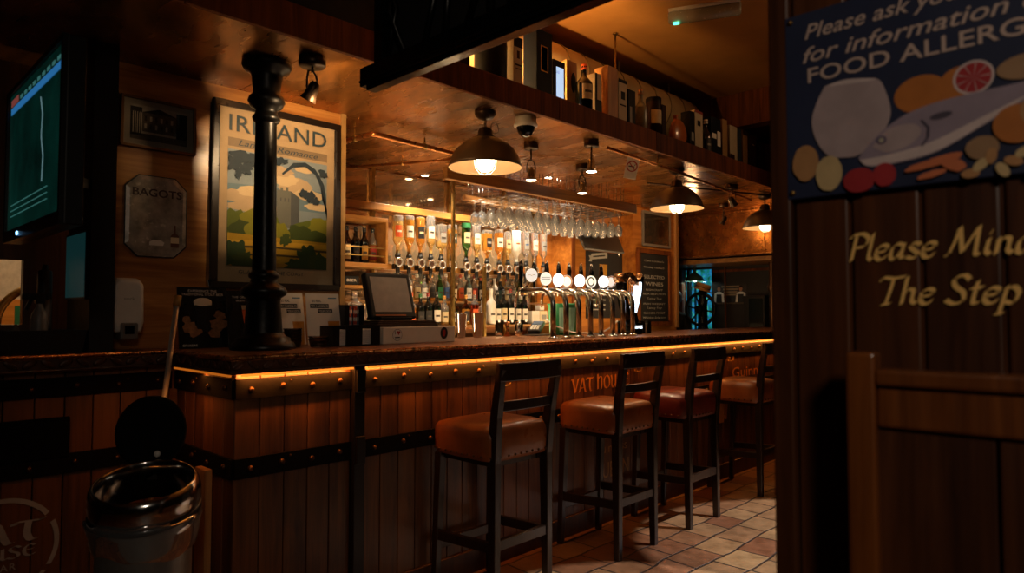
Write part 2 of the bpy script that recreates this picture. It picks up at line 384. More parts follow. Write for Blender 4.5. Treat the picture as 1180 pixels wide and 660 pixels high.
# veneered wall behind the corner of the bar, and what is round it
mb = MB(); mb.box((.89, 3.39, 0), (2.085, 3.55, 2.46)); struct(mb.build('wall_back', W_VENEER))
mb = MB(); mb.box((2.085, 3.37, 1.155), (2.115, 3.56, 2.46)); struct(mb.build('trim_1', mat('gilt_trim', '#b08a54', .35, .3, .1)))
mb = MB(); mb.box((.80, 3.2, 1.155), (.89, 3.55, 2.46)); struct(mb.build('pillar_left', mat('black_post', '#0c0a09', .5, 0, .2)))
mb = MB(); mb.box((-3, 3.75, 0), (.67, 3.8, 1.265)); mb.box((-3, 3.75, 1.56), (.67, 3.8, 3.45)); mb.box((.67, 3.75, 0), (.95, 3.8, 3.45))
struct(mb.build('wall_nook', W_DARK))
# wall behind the bottles
mb = MB(); mb.box((1.6, 4.52, 0), (7.0, 4.6, 2.46)); mb.box((5.27, 4.25, 1.0), (6.2, 4.52, 2.46)); struct(mb.build('wall_bottles', W_BACK))
mb = MB(); mb.box((5.255, 4.235, 1.0), (5.30, 4.25, 2.46)); mb.box((4.985, 4.49, .9), (5.01, 4.52, 2.46)); struct(mb.build('trim_2', W_FASCIA))
mb = MB(); mb.box((6.12, 4.1, 0), (7.0, 4.52, 2.46)); struct(mb.build('pillar_bar', W_BACK))
mb = MB(); mb.box((6.96, 4.07, 1.15), (7.01, 4.11, 2.46)); struct(mb.build('trim_3', W_TAN))

# ------------------------------------------------------------------ canopy over the bar
mb = MB()
xs = [-1.2, .35, 1.5, 2.62, 3.75, 4.9, 6.05, 7.2, 8.3]; ys = [2.575, 3.39, 4.52, 5.2]
for a, b_ in zip(xs, xs[1:]):
    for c, d in zip(ys, ys[1:]): mb.box((a+.002, c+.002, 2.46), (b_-.002, d-.002, 2.475))
for a in xs:                                                           # round nail heads along the sheet joints
    for k in range(9): mb.ball((a+.02, 2.62+k*.095, 2.4605), .004, 4)
for k in range(60): mb.ball((-.9+k*.1, 3.375, 2.459), .004, 4)
struct(mb.build('ceiling_canopy', COPPER))
mb = MB(); mb.box((-1.2, 2.56, 2.475), (8.3, 5.2, 2.57)); struct(mb.build('canopy_deck', W_FASCIA))
mb = MB()
for k in range(9): mb.box((-1.2+k*1.06, 2.545, 2.452), (-1.2+(k+1)*1.06-.002, 2.57, 2.592))
struct(mb.build('canopy_fascia', W_FASCIA, bevel=.004))
mb = MB(); mb.box((-3, 2.56, 2.59), (1.95, 2.75, 3.45)); struct(mb.build('light_block_left', DARKWALL))  # added dark block keeping the canopy uplight off the left side
mb = MB(); mb.box((-3, 3.62, 2.59), (9, 3.7, 3.45)); struct(mb.build('wall_upper', mat('brown_plaster', '#4a2c16', .7, 0, .15, 4)))
mb = MB(); mb.box((6.2, .6, 3.12), (6.35, 3.62, 3.45)); struct(mb.build('beam_upper', W_FASCIA))

# ------------------------------------------------------------------ bar
ZT = 1.155
def boards(mb, a, b_, z0, z1, w, t, out):
    """upright boards with V joints along a -> b_; out points to the room"""
    a = V(*a); b_ = V(*b_); L = (b_-a).length; n = max(1, round(L/w)); d = (b_-a)/n; out = V(*out)
    for i in range(n):
        p = a+d*i; q = a+d*(i+1); e = d.normalized()*.002
        s1 = p+e; s2 = q-e
        mb.prism([(s1.x, s1.y, z0), (s2.x, s2.y, z0), (s2.x, s2.y, z1), (s1.x, s1.y, z1)], -out*t)
def straps(mb, a, b_, z0, z1, t, out, every=.16, r=.012):
    a = V(*a); b_ = V(*b_); out = V(*out); d = (b_-a).normalized(); L = (b_-a).length
    mb.prism([(a.x, a.y, z0), (b_.x, b_.y, z0), (b_.x, b_.y, z1), (a.x, a.y, z1)], out*t)
    n = int(L/every)
    for i in range(n+1):
        p = a+d*(.06+i*(L-.12)/max(1, n))+out*t; zc = (z0+z1)/2+(.004 if i % 2 else -.003)
        M = Matrix.Identity(4); mb.ball((p.x, p.y, zc), r, 6, 1)
        if i % 3 == 1: q = p+d*.035; mb.ball((q.x, q.y, zc+.02), r*.4, 5, 1)
def bar_section(name, label, runs, strip, skirt=True):
    t = thing(name, label, 'bar counter', (runs[0][0][0], runs[0][0][1], 0))
    m1, m2, m3, m4, m5 = MB(), MB(), MB(), MB(), MB()
    for a, b_, out in runs:
        o = V(*out)
        boards(m1, a, b_, 0.02, 1.086, .1, .03, out)
        straps(m2, a, b_, .985, 1.062, .012, out); straps(m3, a, b_, .681, .757, .012, out)
        pa = V(*a); pb = V(*b_)
        m4.prism([(pa.x, pa.y, 0), (pb.x, pb.y, 0), (pb.x, pb.y, .115), (pa.x, pa.y, .115)], o*.016)
    m1.build('boards', runs[0][3] if len(runs[0]) > 3 else W_BOARD, t, bevel=.003) if False else m1.build('boards', W_BOARD, t, bevel=.003)
    m2.build('studded_strap', [STRAP, STUD], t); m3.build('studded_strap', [STRAP, STUD], t); m4.build('skirting_board', W_DARK, t, bevel=.004)
    for (x0, y0), (x1, y1), pw in strip:
        s = MB(); d = V(x1-x0, y1-y0, 0).normalized(); n = V(-d.y, d.x, 0)*.005
        s.prism([(x0-n.x, y0-n.y, 1.0745), (x1-n.x, y1-n.y, 1.0745), (x1+n.x, y1+n.y, 1.0745), (x0+n.x, y0+n.y, 1.0745)], (0, 0, .008))
        s.build('led_strip', pw, t)['label'] = 'glowing orange light strip'
    return t
LED = emit('led_amber', (1, .25, .02), .62)
LED_ADDED = emit('led_added', (1, .25, .02), .2)  # for an added glow on the return side, which has no strip
YF = 2.582
corner = bar_section('bar_counter', 'corner section of the wooden bar front beside the steel bin', [((1.14, YF, 0), (1.655, YF, 0), (0, -1, 0)), ((1.14, 3.168, 0), (1.14, YF, 0), (-1, 0, 0))],
                     [((1.15, 2.548), (1.645, 2.548), LED), ((1.112, 3.12), (1.112, 2.56), LED_ADDED)])
mb = MB(); mb.box((1.655, YF-.03, 0), (1.712, YF+.03, 1.09)); mb.box((1.66, YF-.045, .66), (1.707, YF-.02, .78)); mb.box((1.66, YF-.045, .97), (1.707, YF-.02, 1.07))
tag(mb.build('bar_post', mat('post_paint', '#140d08', .4, 0, .2), bevel=.004), 'dark upright post dividing the bar front near its corner', 'post')
main = bar_section('bar_counter', 'long boarded bar front running behind the four stools', [((1.712, YF, 0), (7.6, YF, 0), (0, -1, 0))], [((1.722, 2.548), (7.55, 2.548), LED)])
m = MB()
GILT = mat('gilt_lettering', '#e0933c', .45, .3, .15)
F = frame((0, YF-.0015, 0), (1, 0, 0), (0, 0, 1))
x = pen_text(m, 'VAX', F, 3.19, .835, .085, nib=.16, ang=20, gap=.06, sx=1.15)
pen_text(m, 'HOUSE', F, x+.035, .84, .085, nib=.15, ang=20, gap=.07, sx=1.2)
m.build('house_lettering', GILT, main)
m = MB(); put_text(m, 'Guinness', F, 3.42, .43, .062, width=.34); put_text(m, 'DUBLIN', F, 3.42, .275, .1, width=.36)
for k in range(5): flat(m, [(3.52+.05*k, .52), (3.53+.05*k, .52), (3.55+.06*k, .60), (3.54+.06*k, .60)], F, .001)
m.build('brewery_lettering', mat('faded_gilt', '#b08a54', .5, .1, .15), main)
m = MB(); put_text(m, 'Guinness', F, 5.28, .785, .085, width=.74, off=.004); put_text(m, "IT'S", F, 5.0, .47, .07)
flat(m, [(5.02, .44), (5.12, .44), (5.16, .70), (5.13, .74), (5.05, .72)], F, .0005); flat(m, [(5.13, .46), (5.17, .46), (5.21, .66), (5.18, .69)], F, .0005)
m.build('gilt_lettering', GILT, main)
left = bar_section('bar_counter', 'shadowy left section of the bar front carrying a round painted logo', [((-1.6, 3.185, 0), (1.12, 3.185, 0), (0, -1, 0))], [])
# the painted logo and the letter slot on the left section
F = frame((0, 3.1835, 0), (1, 0, 0), (0, 0, 1)); m = MB(); cx, cy = .525, .43
for a0, a1 in ((.62, 2.6), (-.55, .42), (3.75, 5.6)):
    o_ = ell(cx, cy, .185, .185, 20, a0, a1); i_ = ell(cx-.004, cy-.004, .172, .172, 20, a0, a1)
    for k in range(19): flat(m, [o_[k], o_[k+1], i_[k+1], i_[k]], F, .001)
pen_text(m, 'VAX', F, cx-.165, cy+.012, .078, nib=.19, ang=20, gap=.06, sx=1.75)
pen_text(m, 'HOUSE', F, cx-.135, cy-.045, .044, nib=.18, ang=20, gap=.08, sx=1.6)
put_text(m, 'BAR', F, cx+.01, cy-.088, .026, align='CENTER', off=.01, space=1.2); put_text(m, 'Temple Bar', F, cx-.12, cy-.135, .027, off=.01, space=1.25)
m.build('round_logo', mat('chalk_paint', '#a8a29a', .6, 0, .15), left)
m = MB(); m.box((.2, 3.168, .745), (.735, 3.185, .905)); m.build('slot_plate', mat('plate_black', '#050504', .8, 0, .1, spec=.1), left, bevel=.004)

# copper-clad counter, L-shaped, with a carved edge
def counter_top():
    t = thing('countertop', 'long hammered copper bar top with a carved dark edge', 'countertop', (3, 2.9, 1.085))
    out = [(1.1, 2.53), (7.6, 2.53), (7.6, 3.35), (2.118, 3.35), (2.118, 3.388), (.892, 3.388), (.892, 3.195), (.798, 3.195), (.798, 3.70), (-1.6, 3.70), (-1.6, 3.15), (1.1, 3.15)]
    m = MB(); m.prism([(x, y, 1.135) for x, y in out], (0, 0, .02)); m.build('copper_top', BARTOP, t)
    m = MB(); m.prism([(x+(.006 if x == 1.1 else 0), y+(.006 if y in (2.53, 3.15) else 0), 1.088) for x, y in out], (0, 0, .047)); m.build('core', W_DARK, t)
    # carved edge: a rolling row of leaves between two beads
    bead = MB(); m = MB(); EDGE = [((1.1, 2.53), (7.6, 2.53)), ((1.1, 3.15), (1.1, 2.53)), ((-1.6, 3.15), (1.1, 3.15))]
    for (x0, y0), (x1, y1) in EDGE:
        a = V(x0, y0, 0); b_ = V(x1, y1, 0); d = (b_-a).normalized(); L = (b_-a).length; o = V(d.y, -d.x, 0)
        bead.tube([a+V(0, 0, 1.147), b_+V(0, 0, 1.147)], .0095, 8); m.tube([a+V(0, 0, 1.092), b_+V(0, 0, 1.092)], .007, 8)
        n = int(L/.06)
        for i in range(n):
            p = a+d*(L*(i+.5)/n)+V(0, 0, 1.119)
            m.ball(p, .028, 5, 0, (1, 1, 1), Matrix(((d.x, o.x, 0, 0), (d.y, o.y, 0, 0), (0, 0, 1, 0), (0, 0, 0, 1))) @ Matrix.Rotation(.6 if i % 2 else -.5, 4, 'Y') @ Matrix.Diagonal((1, .14, .45, 1)))
    bead.build('copper_bead', copper('bead_copper', '#c07c44', '#5a3418', .25, 14, bm=.3, metal=.85), t)
    m.build('carved_edge', mat('carved_wood', '#4a2c18', .4, .25, .3, 30, .3, 60), t)
counter_top()
# little brass bag hooks below the counter
for i, (hx, lab) in enumerate(((2.594, 'brass double bag hook on the bar front behind the nearest stool'), (3.86, 'brass double bag hook above the end of the house lettering'), (5.2, 'brass double bag hook left of the gilt brewery name'))):
    m = MB(); m.box((hx-.012, YF-.006, .925), (hx+.012, YF, .962))
    for s in (-1, 1):
        m.tube([(hx, YF-.004, .935), (hx+s*.012, YF-.02, .925), (hx+s*.03, YF-.034, .93), (hx+s*.036, YF-.036, .95)], .0045, 6); m.ball((hx+s*.036, YF-.036, .953), .0075, 5)
    tag(m.build('bag_hook', BRASS), lab, 'hook', 'bag hooks under the counter')

# ------------------------------------------------------------------ stools
def stool_proto(loc, label, leather):
    t = thing('bar_stool', label, 'bar stool', loc, 'stools along the bar'); x0, y0, _ = loc
    P = lambda x, y, z: (x0+x, y0+y, z)
    s = MB(); nx, ny = 8, 8; w, d = .212, .205; zc = []
    ring = []; N = 40
    def sq(a, k): # superellipse outline of the seat
        c, q = math.cos(a), math.sin(a); r = (abs(c)**9+abs(q)**9)**(-1/9); return (w*k*r*c, d*k*r*q)
    prof = [(.97, .665), (1.0, .69), (1.005, .765), (.985, .79), (.93, .806), (.75, .818), (.45, .826), (.12, .828)]
    for k, z in prof: ring.append([P(*sq(2*PI*i/N, k), z) for i in range(N)])
    vs = [p for r in ring for p in r]
    fs = [(j*N+i, j*N+(i+1) % N, (j+1)*N+(i+1) % N, (j+1)*N+i) for j in range(len(prof)-1) for i in range(N)]
    s.add(vs, fs, 0, True); s.add(ring[-1], [tuple(range(N))], 0, True); s.add(ring[0], [tuple(range(N))[::-1]])
    for i in range(36):
        p = sq(2*PI*(i+.5)/36, 1.0); s.ball(P(p[0], p[1], .684), .006, 5, 1)
    s.build('seat', [leather, STUD], t)
    for sx in (-1, 1):
        l = MB(); l.taper(P(sx*.172, .178, .66), P(sx*.18, .205, 0), .042, .042, .032, .032); l.build('leg', W_STOOL, t, bevel=.004)
        l = MB(); l.taper(P(sx*.175, -.19, .0), P(sx*.172, -.185, .66), .034, .036, .042, .05)
        l.taper(P(sx*.172, -.185, .66), P(sx*.178, -.205, .86), .042, .05, .04, .044); l.taper(P(sx*.178, -.205, .86), P(sx*.186, -.245, 1.075), .04, .044, .036, .034)
        l.build('leg', W_STOOL, t, bevel=.004)
    def curved(z0, z1, y, bow, th, wid, nm):
        m = MB(); k = 10; pts = []
        for i in range(k+1):
            u = -1+2*i/k; pts.append((wid*u, y-bow*(1-u*u)))
        m.prism([P(px, py, z0) for px, py in pts]+[P(px, py+th, z0) for px, py in pts[::-1]], (0, 0, z1-z0)); return m.build(nm, W_STOOL, t, bevel=.004)
    curved(1.02, 1.10, -.255, .02, .026, .205, 'top_rail'); curved(.885, .93, -.225, .012, .022, .165, 'back_rail')
    for z, a, b_ in ((.30, (-.176, -.19), (.176, -.19)), (.22, (-.178, .2), (.178, .2))):
        m = MB(); m.bar(P(a[0], a[1], z), P(b_[0], b_[1], z), .024, .045); m.build('footrest', W_STOOL, t, bevel=.003)
    for sx in (-1, 1):
        m = MB(); m.bar(P(sx*.177, -.18, .29), P(sx*.179, .19, .27), .024, .045); m.build('footrest', W_STOOL, t, bevel=.003)
    m = MB(); m.box(P(-.165, -.17, .635), P(.165, .16, .664)); m.build('seat_frame', W_STOOL, t)
    return t
stool_proto((2.275, 2.325, 0), 'tan leather bar stool nearest the bin, its back cutting across the first bag hook', LEATHER)
stool_proto((3.2, 2.325, 0), 'tan leather bar stool standing across the gilt house lettering', LEATHER)
stool_proto((3.935, 2.318, 0), 'dark red leather bar stool between two tan stools', LEATHER_R)
stool_proto((4.955, 2.322, 0), 'tan leather bar stool farthest along the bar, half hidden by the partition', LEATHER)
# ------------------------------------------------------------------ cast-iron column on the bar corner
cx, cy = 1.42, 2.93
t = thing('iron_column', 'black cast-iron column standing on the bar corner up to the canopy', 'column', (cx, cy, ZT))
m = MB(); m.lathe([(.0001, ZT), (.14, ZT), (.142, ZT+.012), (.132, ZT+.03), (.12, ZT+.036), (.118, ZT+.05), (.095, ZT+.06), (.086, ZT+.075)], (cx, cy, 0), 32); m.build('base', IRON, t)
m = MB(); m.lathe([(.084, ZT+.07), (.072, 1.37), (.075, 1.385), (.098, 1.40), (.102, 1.418), (.09, 1.435), (.062, 1.452), (.055, 1.47), (.066, 1.478), (.068, 1.492), (.056, 1.502), (.05, 1.51)], (cx, cy, 0), 32); m.build('plinth', IRON, t)
m = MB(); N = 24; vs = []
for z, r in ((1.505, .052), (2.2, .046)):
    for j in range(N*2): a = PI*j/N; rr = r*(1 if j % 2 else .93); vs.append((cx+rr*math.cos(a), cy+rr*math.sin(a), z))
m.add(vs, [(j, (j+1) % 48, 48+(j+1) % 48, 48+j) for j in range(48)], 0, True); m.build('shaft', IRON, t)
m = MB(); m.lathe([(.046, 2.18), (.058, 2.19), (.062, 2.205), (.05, 2.222), (.046, 2.24), (.07, 2.256), (.082, 2.28), (.076, 2.3), (.06, 2.31), (.06, 2.33), (.066, 2.39), (.072, 2.41), (.1, 2.425), (.108, 2.44), (.108, 2.46), (.0001, 2.46)], (cx, cy, 0), 32); m.build('capital', IRON, t)

# ------------------------------------------------------------------ things on the veneered wall
def picture_frame(mb, x0, x1, z0, z1, y, w, d, mi=0):
    for lo, hi in (((x0, z0), (x1, z0+w)), ((x0, z1-w), (x1, z1)), ((x0, z0+w), (x0+w, z1-w)), ((x1-w, z0+w), (x1, z1-w))):
        mb.box((lo[0], y-d, lo[1]), (hi[0], y, hi[1]), mi)
YW = 3.389
t = thing('travel_poster', 'large framed vintage travel poster with a landscape behind the iron column', 'poster', (1.73, YW, 1.44))
m = MB(); picture_frame(m, 1.358, 2.076, 1.44, 2.39, YW, .034, .03); m.build('frame', mat('ebony_frame', '#1c1410', .3, 0, .2), t, bevel=.006)
m = MB(); m.box((1.39, YW-.012, 1.47), (2.045, YW-.002, 2.36)); m.build('paper', mat('poster_paper', '#b79c7a', .7, 0, .06), t)
F = frame((1.39, YW-.0122, 1.472), (1, 0, 0), (0, 0, 1)); PW, PH = .655, .886
cols = ['#8b97a0', '#6f8694', '#c2a888', '#d6bd98', '#54585c', '#70706a', '#5e6a1e', '#86831f', '#3f4d18', '#b8921e', '#c9a02a', '#4a3a1c', '#2e4420', '#1f2f3a', '#a07a20', '#39471a']
pm = [mat('poster_ink_%s' % ''.join(chr(97+int(q)) for q in str(i)), c, .7, 0, .04) for i, c in enumerate(cols)]
m = MB(); X0, X1, Z0, Z1 = .048, .607, .085, .675; zz = [0.0004]
def lay(pts, c):
    zz[0] += .00018; q = [(min(X1, max(X0, x)), min(Z1, max(Z0, y))) for x, y in pts]; flat(m, q, F, zz[0], c)
lay([(X0, Z0), (X1, Z0), (X1, Z1), (X0, Z1)], 0); lay([(X0, .40), (X1, .40), (X1, .52), (X0, .5)], 1)
random.seed(3)
for c_, (a, b_, r1, r2) in ((2, (.12, .44, .12, .035)), (3, (.2, .47, .1, .03)), (2, (.42, .53, .1, .045)), (3, (.36, .56, .07, .035)), (3, (.5, .49, .09, .03)), (2, (.3, .6, .1, .03)), (3, (.55, .43, .08, .02)), (2, (.2, .39, .16, .03)), (3, (.47, .63, .06, .02))): lay(ell(a, b_, r1, r2, 22, wob=.12), c_)
# ruined square tower with battlements
lay([(.31, .30), (.31, .50), (.33, .50), (.33, .515), (.345, .515), (.345, .50), (.36, .50), (.36, .52), (.375, .52), (.375, .5), (.39, .5), (.39, .30)], 5)
lay([(.39, .3), (.39, .5), (.44, .47), (.44, .3)], 4)
for k in range(3): lay([(.33+.022*k, .44), (.336+.022*k, .44), (.336+.022*k, .46), (.33+.022*k, .46)], 4)
for a, b_, r1, r2, c_ in ((.09, .3, .08, .07, 6), (.18, .32, .07, .06, 7), (.27, .3, .06, .075, 6), (.48, .29, .09, .06, 6), (.57, .31, .07, .065, 7), (.14, .27, .1, .05, 8), (.44, .27, .08, .05, 8), (.33, .26, .06, .06, 7), (.54, .26, .08, .04, 8), (.22, .27, .08, .06, 7)): lay(ell(a, b_, r1, r2, 20, wob=.16), c_)
lay([(X0, Z0), (X1, Z0), (X1, .235), (X0, .25)], 9); lay([(X0, .19), (X1, .2), (X1, .225), (X0, .215)], 10)
for y_ in (.175, .135): lay([(X0, y_), (.3, y_+.01), (X1, y_+.004), (X1, y_+.016), (.3, y_+.02), (X0, y_+.011)], 11)
lay([(X0, Z0), (X1, Z0), (X1, .12), (.3, .105), (X0, .13)], 14)
for a, b_, r1, r2, c_ in ((.09, .14, .05, .08, 12), (.13, .11, .05, .05, 15), (.49, .14, .06, .075, 12), (.55, .12, .06, .06, 15), (.42, .1, .06, .04, 12), (.36, .235, .03, .035, 8), (.58, .1, .04, .05, 12)): lay(ell(a, b_, r1, r2, 26, wob=.3), c_)
# overhanging tree
lay([(X1, .36), (X1, .42), (.575, .47), (.565, .55), (.53, .61), (.47, .645), (.4, .63), (.34, .58), (.335, .59), (.4, .655), (.47, .668), (.53, .64), (.56, .6), (.585, .56), (.6, .48)], 13)
for a, b_, r1, r2 in ((.12, .64, .08, .035), (.2, .63, .06, .045), (.08, .6, .035, .045), (.27, .645, .05, .03), (.14, .585, .03, .035), (.1, .55, .016, .03), (.24, .6, .03, .03), (.5, .48, .03, .03), (.46, .5, .025, .02), (.53, .46, .025, .02), (.58, .62, .03, .02), (.33, .655, .04, .02)): lay(ell(a, b_, r1, r2, 22, wob=.4), 13)
m.build('artwork', pm, t)
random.seed(11)
m = MB(); lay2 = lambda pts, z, c: flat(m, pts, F, z, c)
lay2([(.048, .69), (.607, .69), (.607, .735), (.048, .735)], .0006, 1)
put_text(m, 'IRELAND', F, .052, .77, .085, 2, .0006, width=.55, off=.028, space=1.05); put_text(m, 'IRELAND', F, .052, .77, .085, 0, .0012, width=.55, off=.003, space=1.05)
put_text(m, 'Land of Romance', F, .1, .699, .03, 0, .0014, width=.45, shear=.3, off=.004)
put_text(m, 'GUARDED BY THE COAST', F, .11, .045, .02, 0, .0014, width=.36)
m.build('lettering', [mat('petrol_ink', '#2e4450', .6, 0, .05), mat('drab_band', '#8a7660', .7, 0, .05), mat('halo_ink', '#9c8262', .7, 0, .05)], t)
m = MB(); m.box((1.39, YW-.0195, 1.472), (2.045, YW-.0175, 2.358)); m.build('glass_pane', PANE, t)

t = thing('framed_print', 'small framed sepia street print hanging above the octagonal mirror', 'picture', (1.11, YW, 2.075))
m = MB(); picture_frame(m, .95, 1.278, 2.077, 2.314, YW, .012, .022); m.build('frame', mat('thin_gilt_frame', '#6a4620', .35, .4, .15), t, bevel=.003)
m = MB(); m.box((.96, YW-.008, 2.087), (1.268, YW-.002, 2.304)); m.build('mount', mat('sepia_mount', '#9c8e7e', .8, 0, .08), t)
F = frame((.96, YW-.0083, 2.087), (1, 0, 0), (0, 0, 1)); m = MB()
flat(m, [(.03, .03), (.28, .03), (.28, .19), (.03, .19)], F, .0003, 0)
for x, y, w, h, c in ((.03, .05, .05, .13, 1), (.08, .07, .15, .09, 2), (.23, .06, .05, .12, 1), (.03, .03, .25, .03, 2)): flat(m, [(x, y), (x+w, y), (x+w, y+h), (x, y+h)], F, .0006, c)
flat(m, [(.08, .16), (.155, .185), (.23, .16)], F, .0006, 1)
for i in range(6):
    for j in range(2): flat(m, [(.09+.023*i, .085+.036*j), (.1+.023*i, .085+.036*j), (.1+.023*i, .108+.036*j), (.09+.023*i, .108+.036*j)], F, .0009, 1 if (i+j) % 2 else 0)
for i in range(5): flat(m, [(.04+.009*i, .06), (.044+.009*i, .06), (.044+.009*i, .16), (.04+.009*i, .155)], F, .0009, 0)
m.build('street_scene', [mat('sepia_pale', '#b0a292', .8, 0, .12, 60), mat('sepia_dark', '#1c1815', .8, 0, .3, 60), mat('sepia_mid', '#51483f', .8, 0, .3, 80)], t)
m = MB(); m.box((.96, YW-.013, 2.087), (1.268, YW-.0115, 2.304)); m.build('glass_pane', PANE, t)

t = thing('advertising_mirror', 'eight-sided old advertising mirror hanging above the soap dispenser', 'mirror', (1.11, YW, 1.575))
def octo(x0, x1, z0, z1, c, y): return [(x0+c, y, z0), (x1-c, y, z0), (x1, y, z0+c), (x1, y, z1-c), (x1-c, y, z1), (x0+c, y, z1), (x0, y, z1-c), (x0, y, z0+c)]
a = octo(.975, 1.246, 1.577, 1.957, .055, YW-.003); b_ = octo(.979, 1.242, 1.581, 1.953, .054, YW-.006); c = octo(.995, 1.226, 1.597, 1.937, .048, YW-.012)
m = MB(); m.prism(a, (0, -.005, 0)); m.build('backing', BLACK, t)
m = MB(); m.add([V(p[0], p[1]-.002, p[2]) for p in b_]+[V(*p) for p in c], [(i, (i+1) % 8, 8+(i+1) % 8, 8+i) for i in range(8)], 0); m.poly(c, 0)
m.build('mirror_glass', mat('stone_reflection', '#a89e92', .25, .3, .5, 16), t)  # mottled grey stands in for the stone wall reflected in the mirror
F = frame((.995, YW-.0122, 1.597), (1, 0, 0), (0, 0, 1)); m = MB(); put_text(m, 'BAGOTS', F, .01, .262, .036, 0, .0008, width=.215, off=.02)
m.build('lettering', mat('oxblood_letters', '#2c0d07', .5, 0, .1), t)
m = MB(); flat(m, [(.085, .035), (.145, .035), (.15, .05), (.135, .06), (.1, .06), (.085, .05)], F, .0008, 0)
flat(m, [(.178, .03), (.215, .03), (.215, .085), (.2, .10), (.2, .135), (.192, .135), (.192, .10), (.178, .085)], F, .0008, 1); flat(m, [(.178, .05), (.215, .05), (.215, .078), (.178, .078)], F, .0012, 2)
m.build('printed_bottle', [PAPER, mat('etched_brown', '#5a3018', .5, 0, .1), CREAM], t)

t = thing('soap_dispenser', 'grey-white soap dispenser on the wall above the left counter', 'soap dispenser', (.975, YW, 1.2))
m = MB(); x0, x1 = .898, 1.048
o_ = [(x0+.012, 0), (x0, .05), (x0+.004, .225), (x0+.03, .252), (x1-.03, .252), (x1-.004, .225), (x1, .05), (x1-.012, 0)]
for yy0, yy1, k in ((YW, YW-.07, 1), ):
    A = [(x, YW, 1.225+z) for x, z in o_]; B = [((x-.973)*.94+.973, YW-.075, 1.228+z*.97) for x, z in o_]; C = [((x-.973)*.78+.973, YW-.105, 1.235+z*.9) for x, z in o_]
    m.add(A+B+C, [(i, (i+1) % 8, 8+(i+1) % 8, 8+i) for i in range(8)]+[(8+i, 8+(i+1) % 8, 16+(i+1) % 8, 16+i) for i in range(8)]+[tuple(range(16, 24)), tuple(range(8))[::-1]])
m.build('cover', GREYW, t, bevel=.01)
m = MB(); m.box((.94, YW-.112, 1.2), (1.012, YW-.03, 1.275)); m.build('push_bar', mat('grey_plastic', '#6e6a66', .4, 0, .05), t, bevel=.008)
m = MB(); m.box((.957, YW-.1145, 1.225), (.995, YW-.111, 1.262)); m.build('window', GLOSSBLACK, t, bevel=.004)
m = MB(); F = frame((.94, YW-.1062, 1.375), (1, 0, 0), (0, 0, 1)); put_text(m, 'tork', F, .012, 0, .014, width=.045); m.build('lettering', mat('pale_grey_print', '#8c8880', .5, 0, 0), t)

# ------------------------------------------------------------------ cards, tubs and caddies on the corner of the bar
def lean_card(name, label, cat, x0, x1, h, y, lean, skew, m_board):
    """stiff card leaning back; x0..x1 at the foot, skew turns it a little"""
    t = thing(name, label, cat, ((x0+x1)/2, y, ZT)); ux = V(x1-x0, skew, 0).normalized(); L = math.hypot(x1-x0, skew)
    up = V(0, math.sin(lean), math.cos(lean)); F = frame((x0, y-skew/2, ZT+.0015), ux, up-ux*up.dot(ux))
    m = MB(); m.prism([F @ V(*p) for p in ((0, 0, 0), (L, 0, 0), (L, h, 0), (0, h, 0))], -(F.to_3x3() @ V(0, 0, .005))); m.build('board', m_board, t)
    return t, F, L
DK = mat('black_card', '#12100e', .3, 0, .1); WH = mat('white_card', '#dcd4c8', .5, 0, .03)
BEER_D = mat('stout_print', '#0a0605', .4, 0, .1); FOAM = mat('foam_print', '#dcc8ac', .5, 0, .1); BREAD = mat('bread_print', '#8a5c34', .6, 0, .35, 50); INK = mat('white_print', '#dcd0c4', .5, 0, 0)
AMB = mat('ale_print', '#e06018', .5, 0, .15); INKD = mat('black_print', '#14110f', .5, 0, 0); BLUEP = mat('blue_print', '#3a6e90', .5, 0, 0); GOLDP = mat('lager_print', '#b8802a', .5, 0, .1)
t, F, L = lean_card('menu_card', 'black card showing a pint of stout among bread, left of the column', 'menu card', 1.158, 1.385, .285, 3.2, .16, .0, DK)
m = MB(); put_text(m, 'EXPERIENCE THE', F, L/2, .262, .011, 0, .001, width=.13, align='CENTER'); put_text(m, 'TRADITIONAL STOUT BEER', F, L/2, .245, .011, 0, .001, width=.19, align='CENTER')
put_text(m, "O'HARAS", F, .015, .008, .011, 0, .001, width=.065, off=.01); m.build('lettering', INK, t)
m = MB(); flat(m, [(.085, .07), (.14, .07), (.15, .19), (.155, .215), (.07, .215), (.075, .19)], F, .0008, 0); flat(m, ell(.112, .215, .042, .02, 20), F, .001, 1); flat(m, [(.072, .2), (.152, .2), (.154, .218), (.07, .218)], F, .0012, 1)
for a, b_, r in ((.05, .1, .035), (.035, .13, .02), (.07, .075, .03), (.18, .11, .04), (.19, .15, .028), (.16, .07, .03)): flat(m, ell(a, b_, r, r*.8, 14, wob=.25), F, .0006+r*.01, 2)
m.build('stout_picture', [BEER_D, FOAM, BREAD], t)
t, F, L = lean_card('menu_card', 'black card showing a tall glass of orange ale, directly behind the column', 'menu card', 1.362, 1.57, .272, 3.15, .16, .0, DK)
m = MB(); put_text(m, 'THE ORIGINAL IRISH', F, L/2, .235, .01, 0, .001, width=.16, align='CENTER'); put_text(m, 'IRISH PALE ALE', F, L/2, .218, .01, 0, .001, width=.12, align='CENTER'); put_text(m, "O'HARAS", F, .02, .008, .011, 0, .001, width=.065, off=.01); m.build('lettering', INK, t)
m = MB(); flat(m, [(.085, .045), (.125, .045), (.14, .18), (.07, .18)], F, .0008, 0); flat(m, [(.07, .18), (.14, .18), (.142, .2), (.068, .2)], F, .001, 1); m.build('ale_picture', [AMB, FOAM], t)
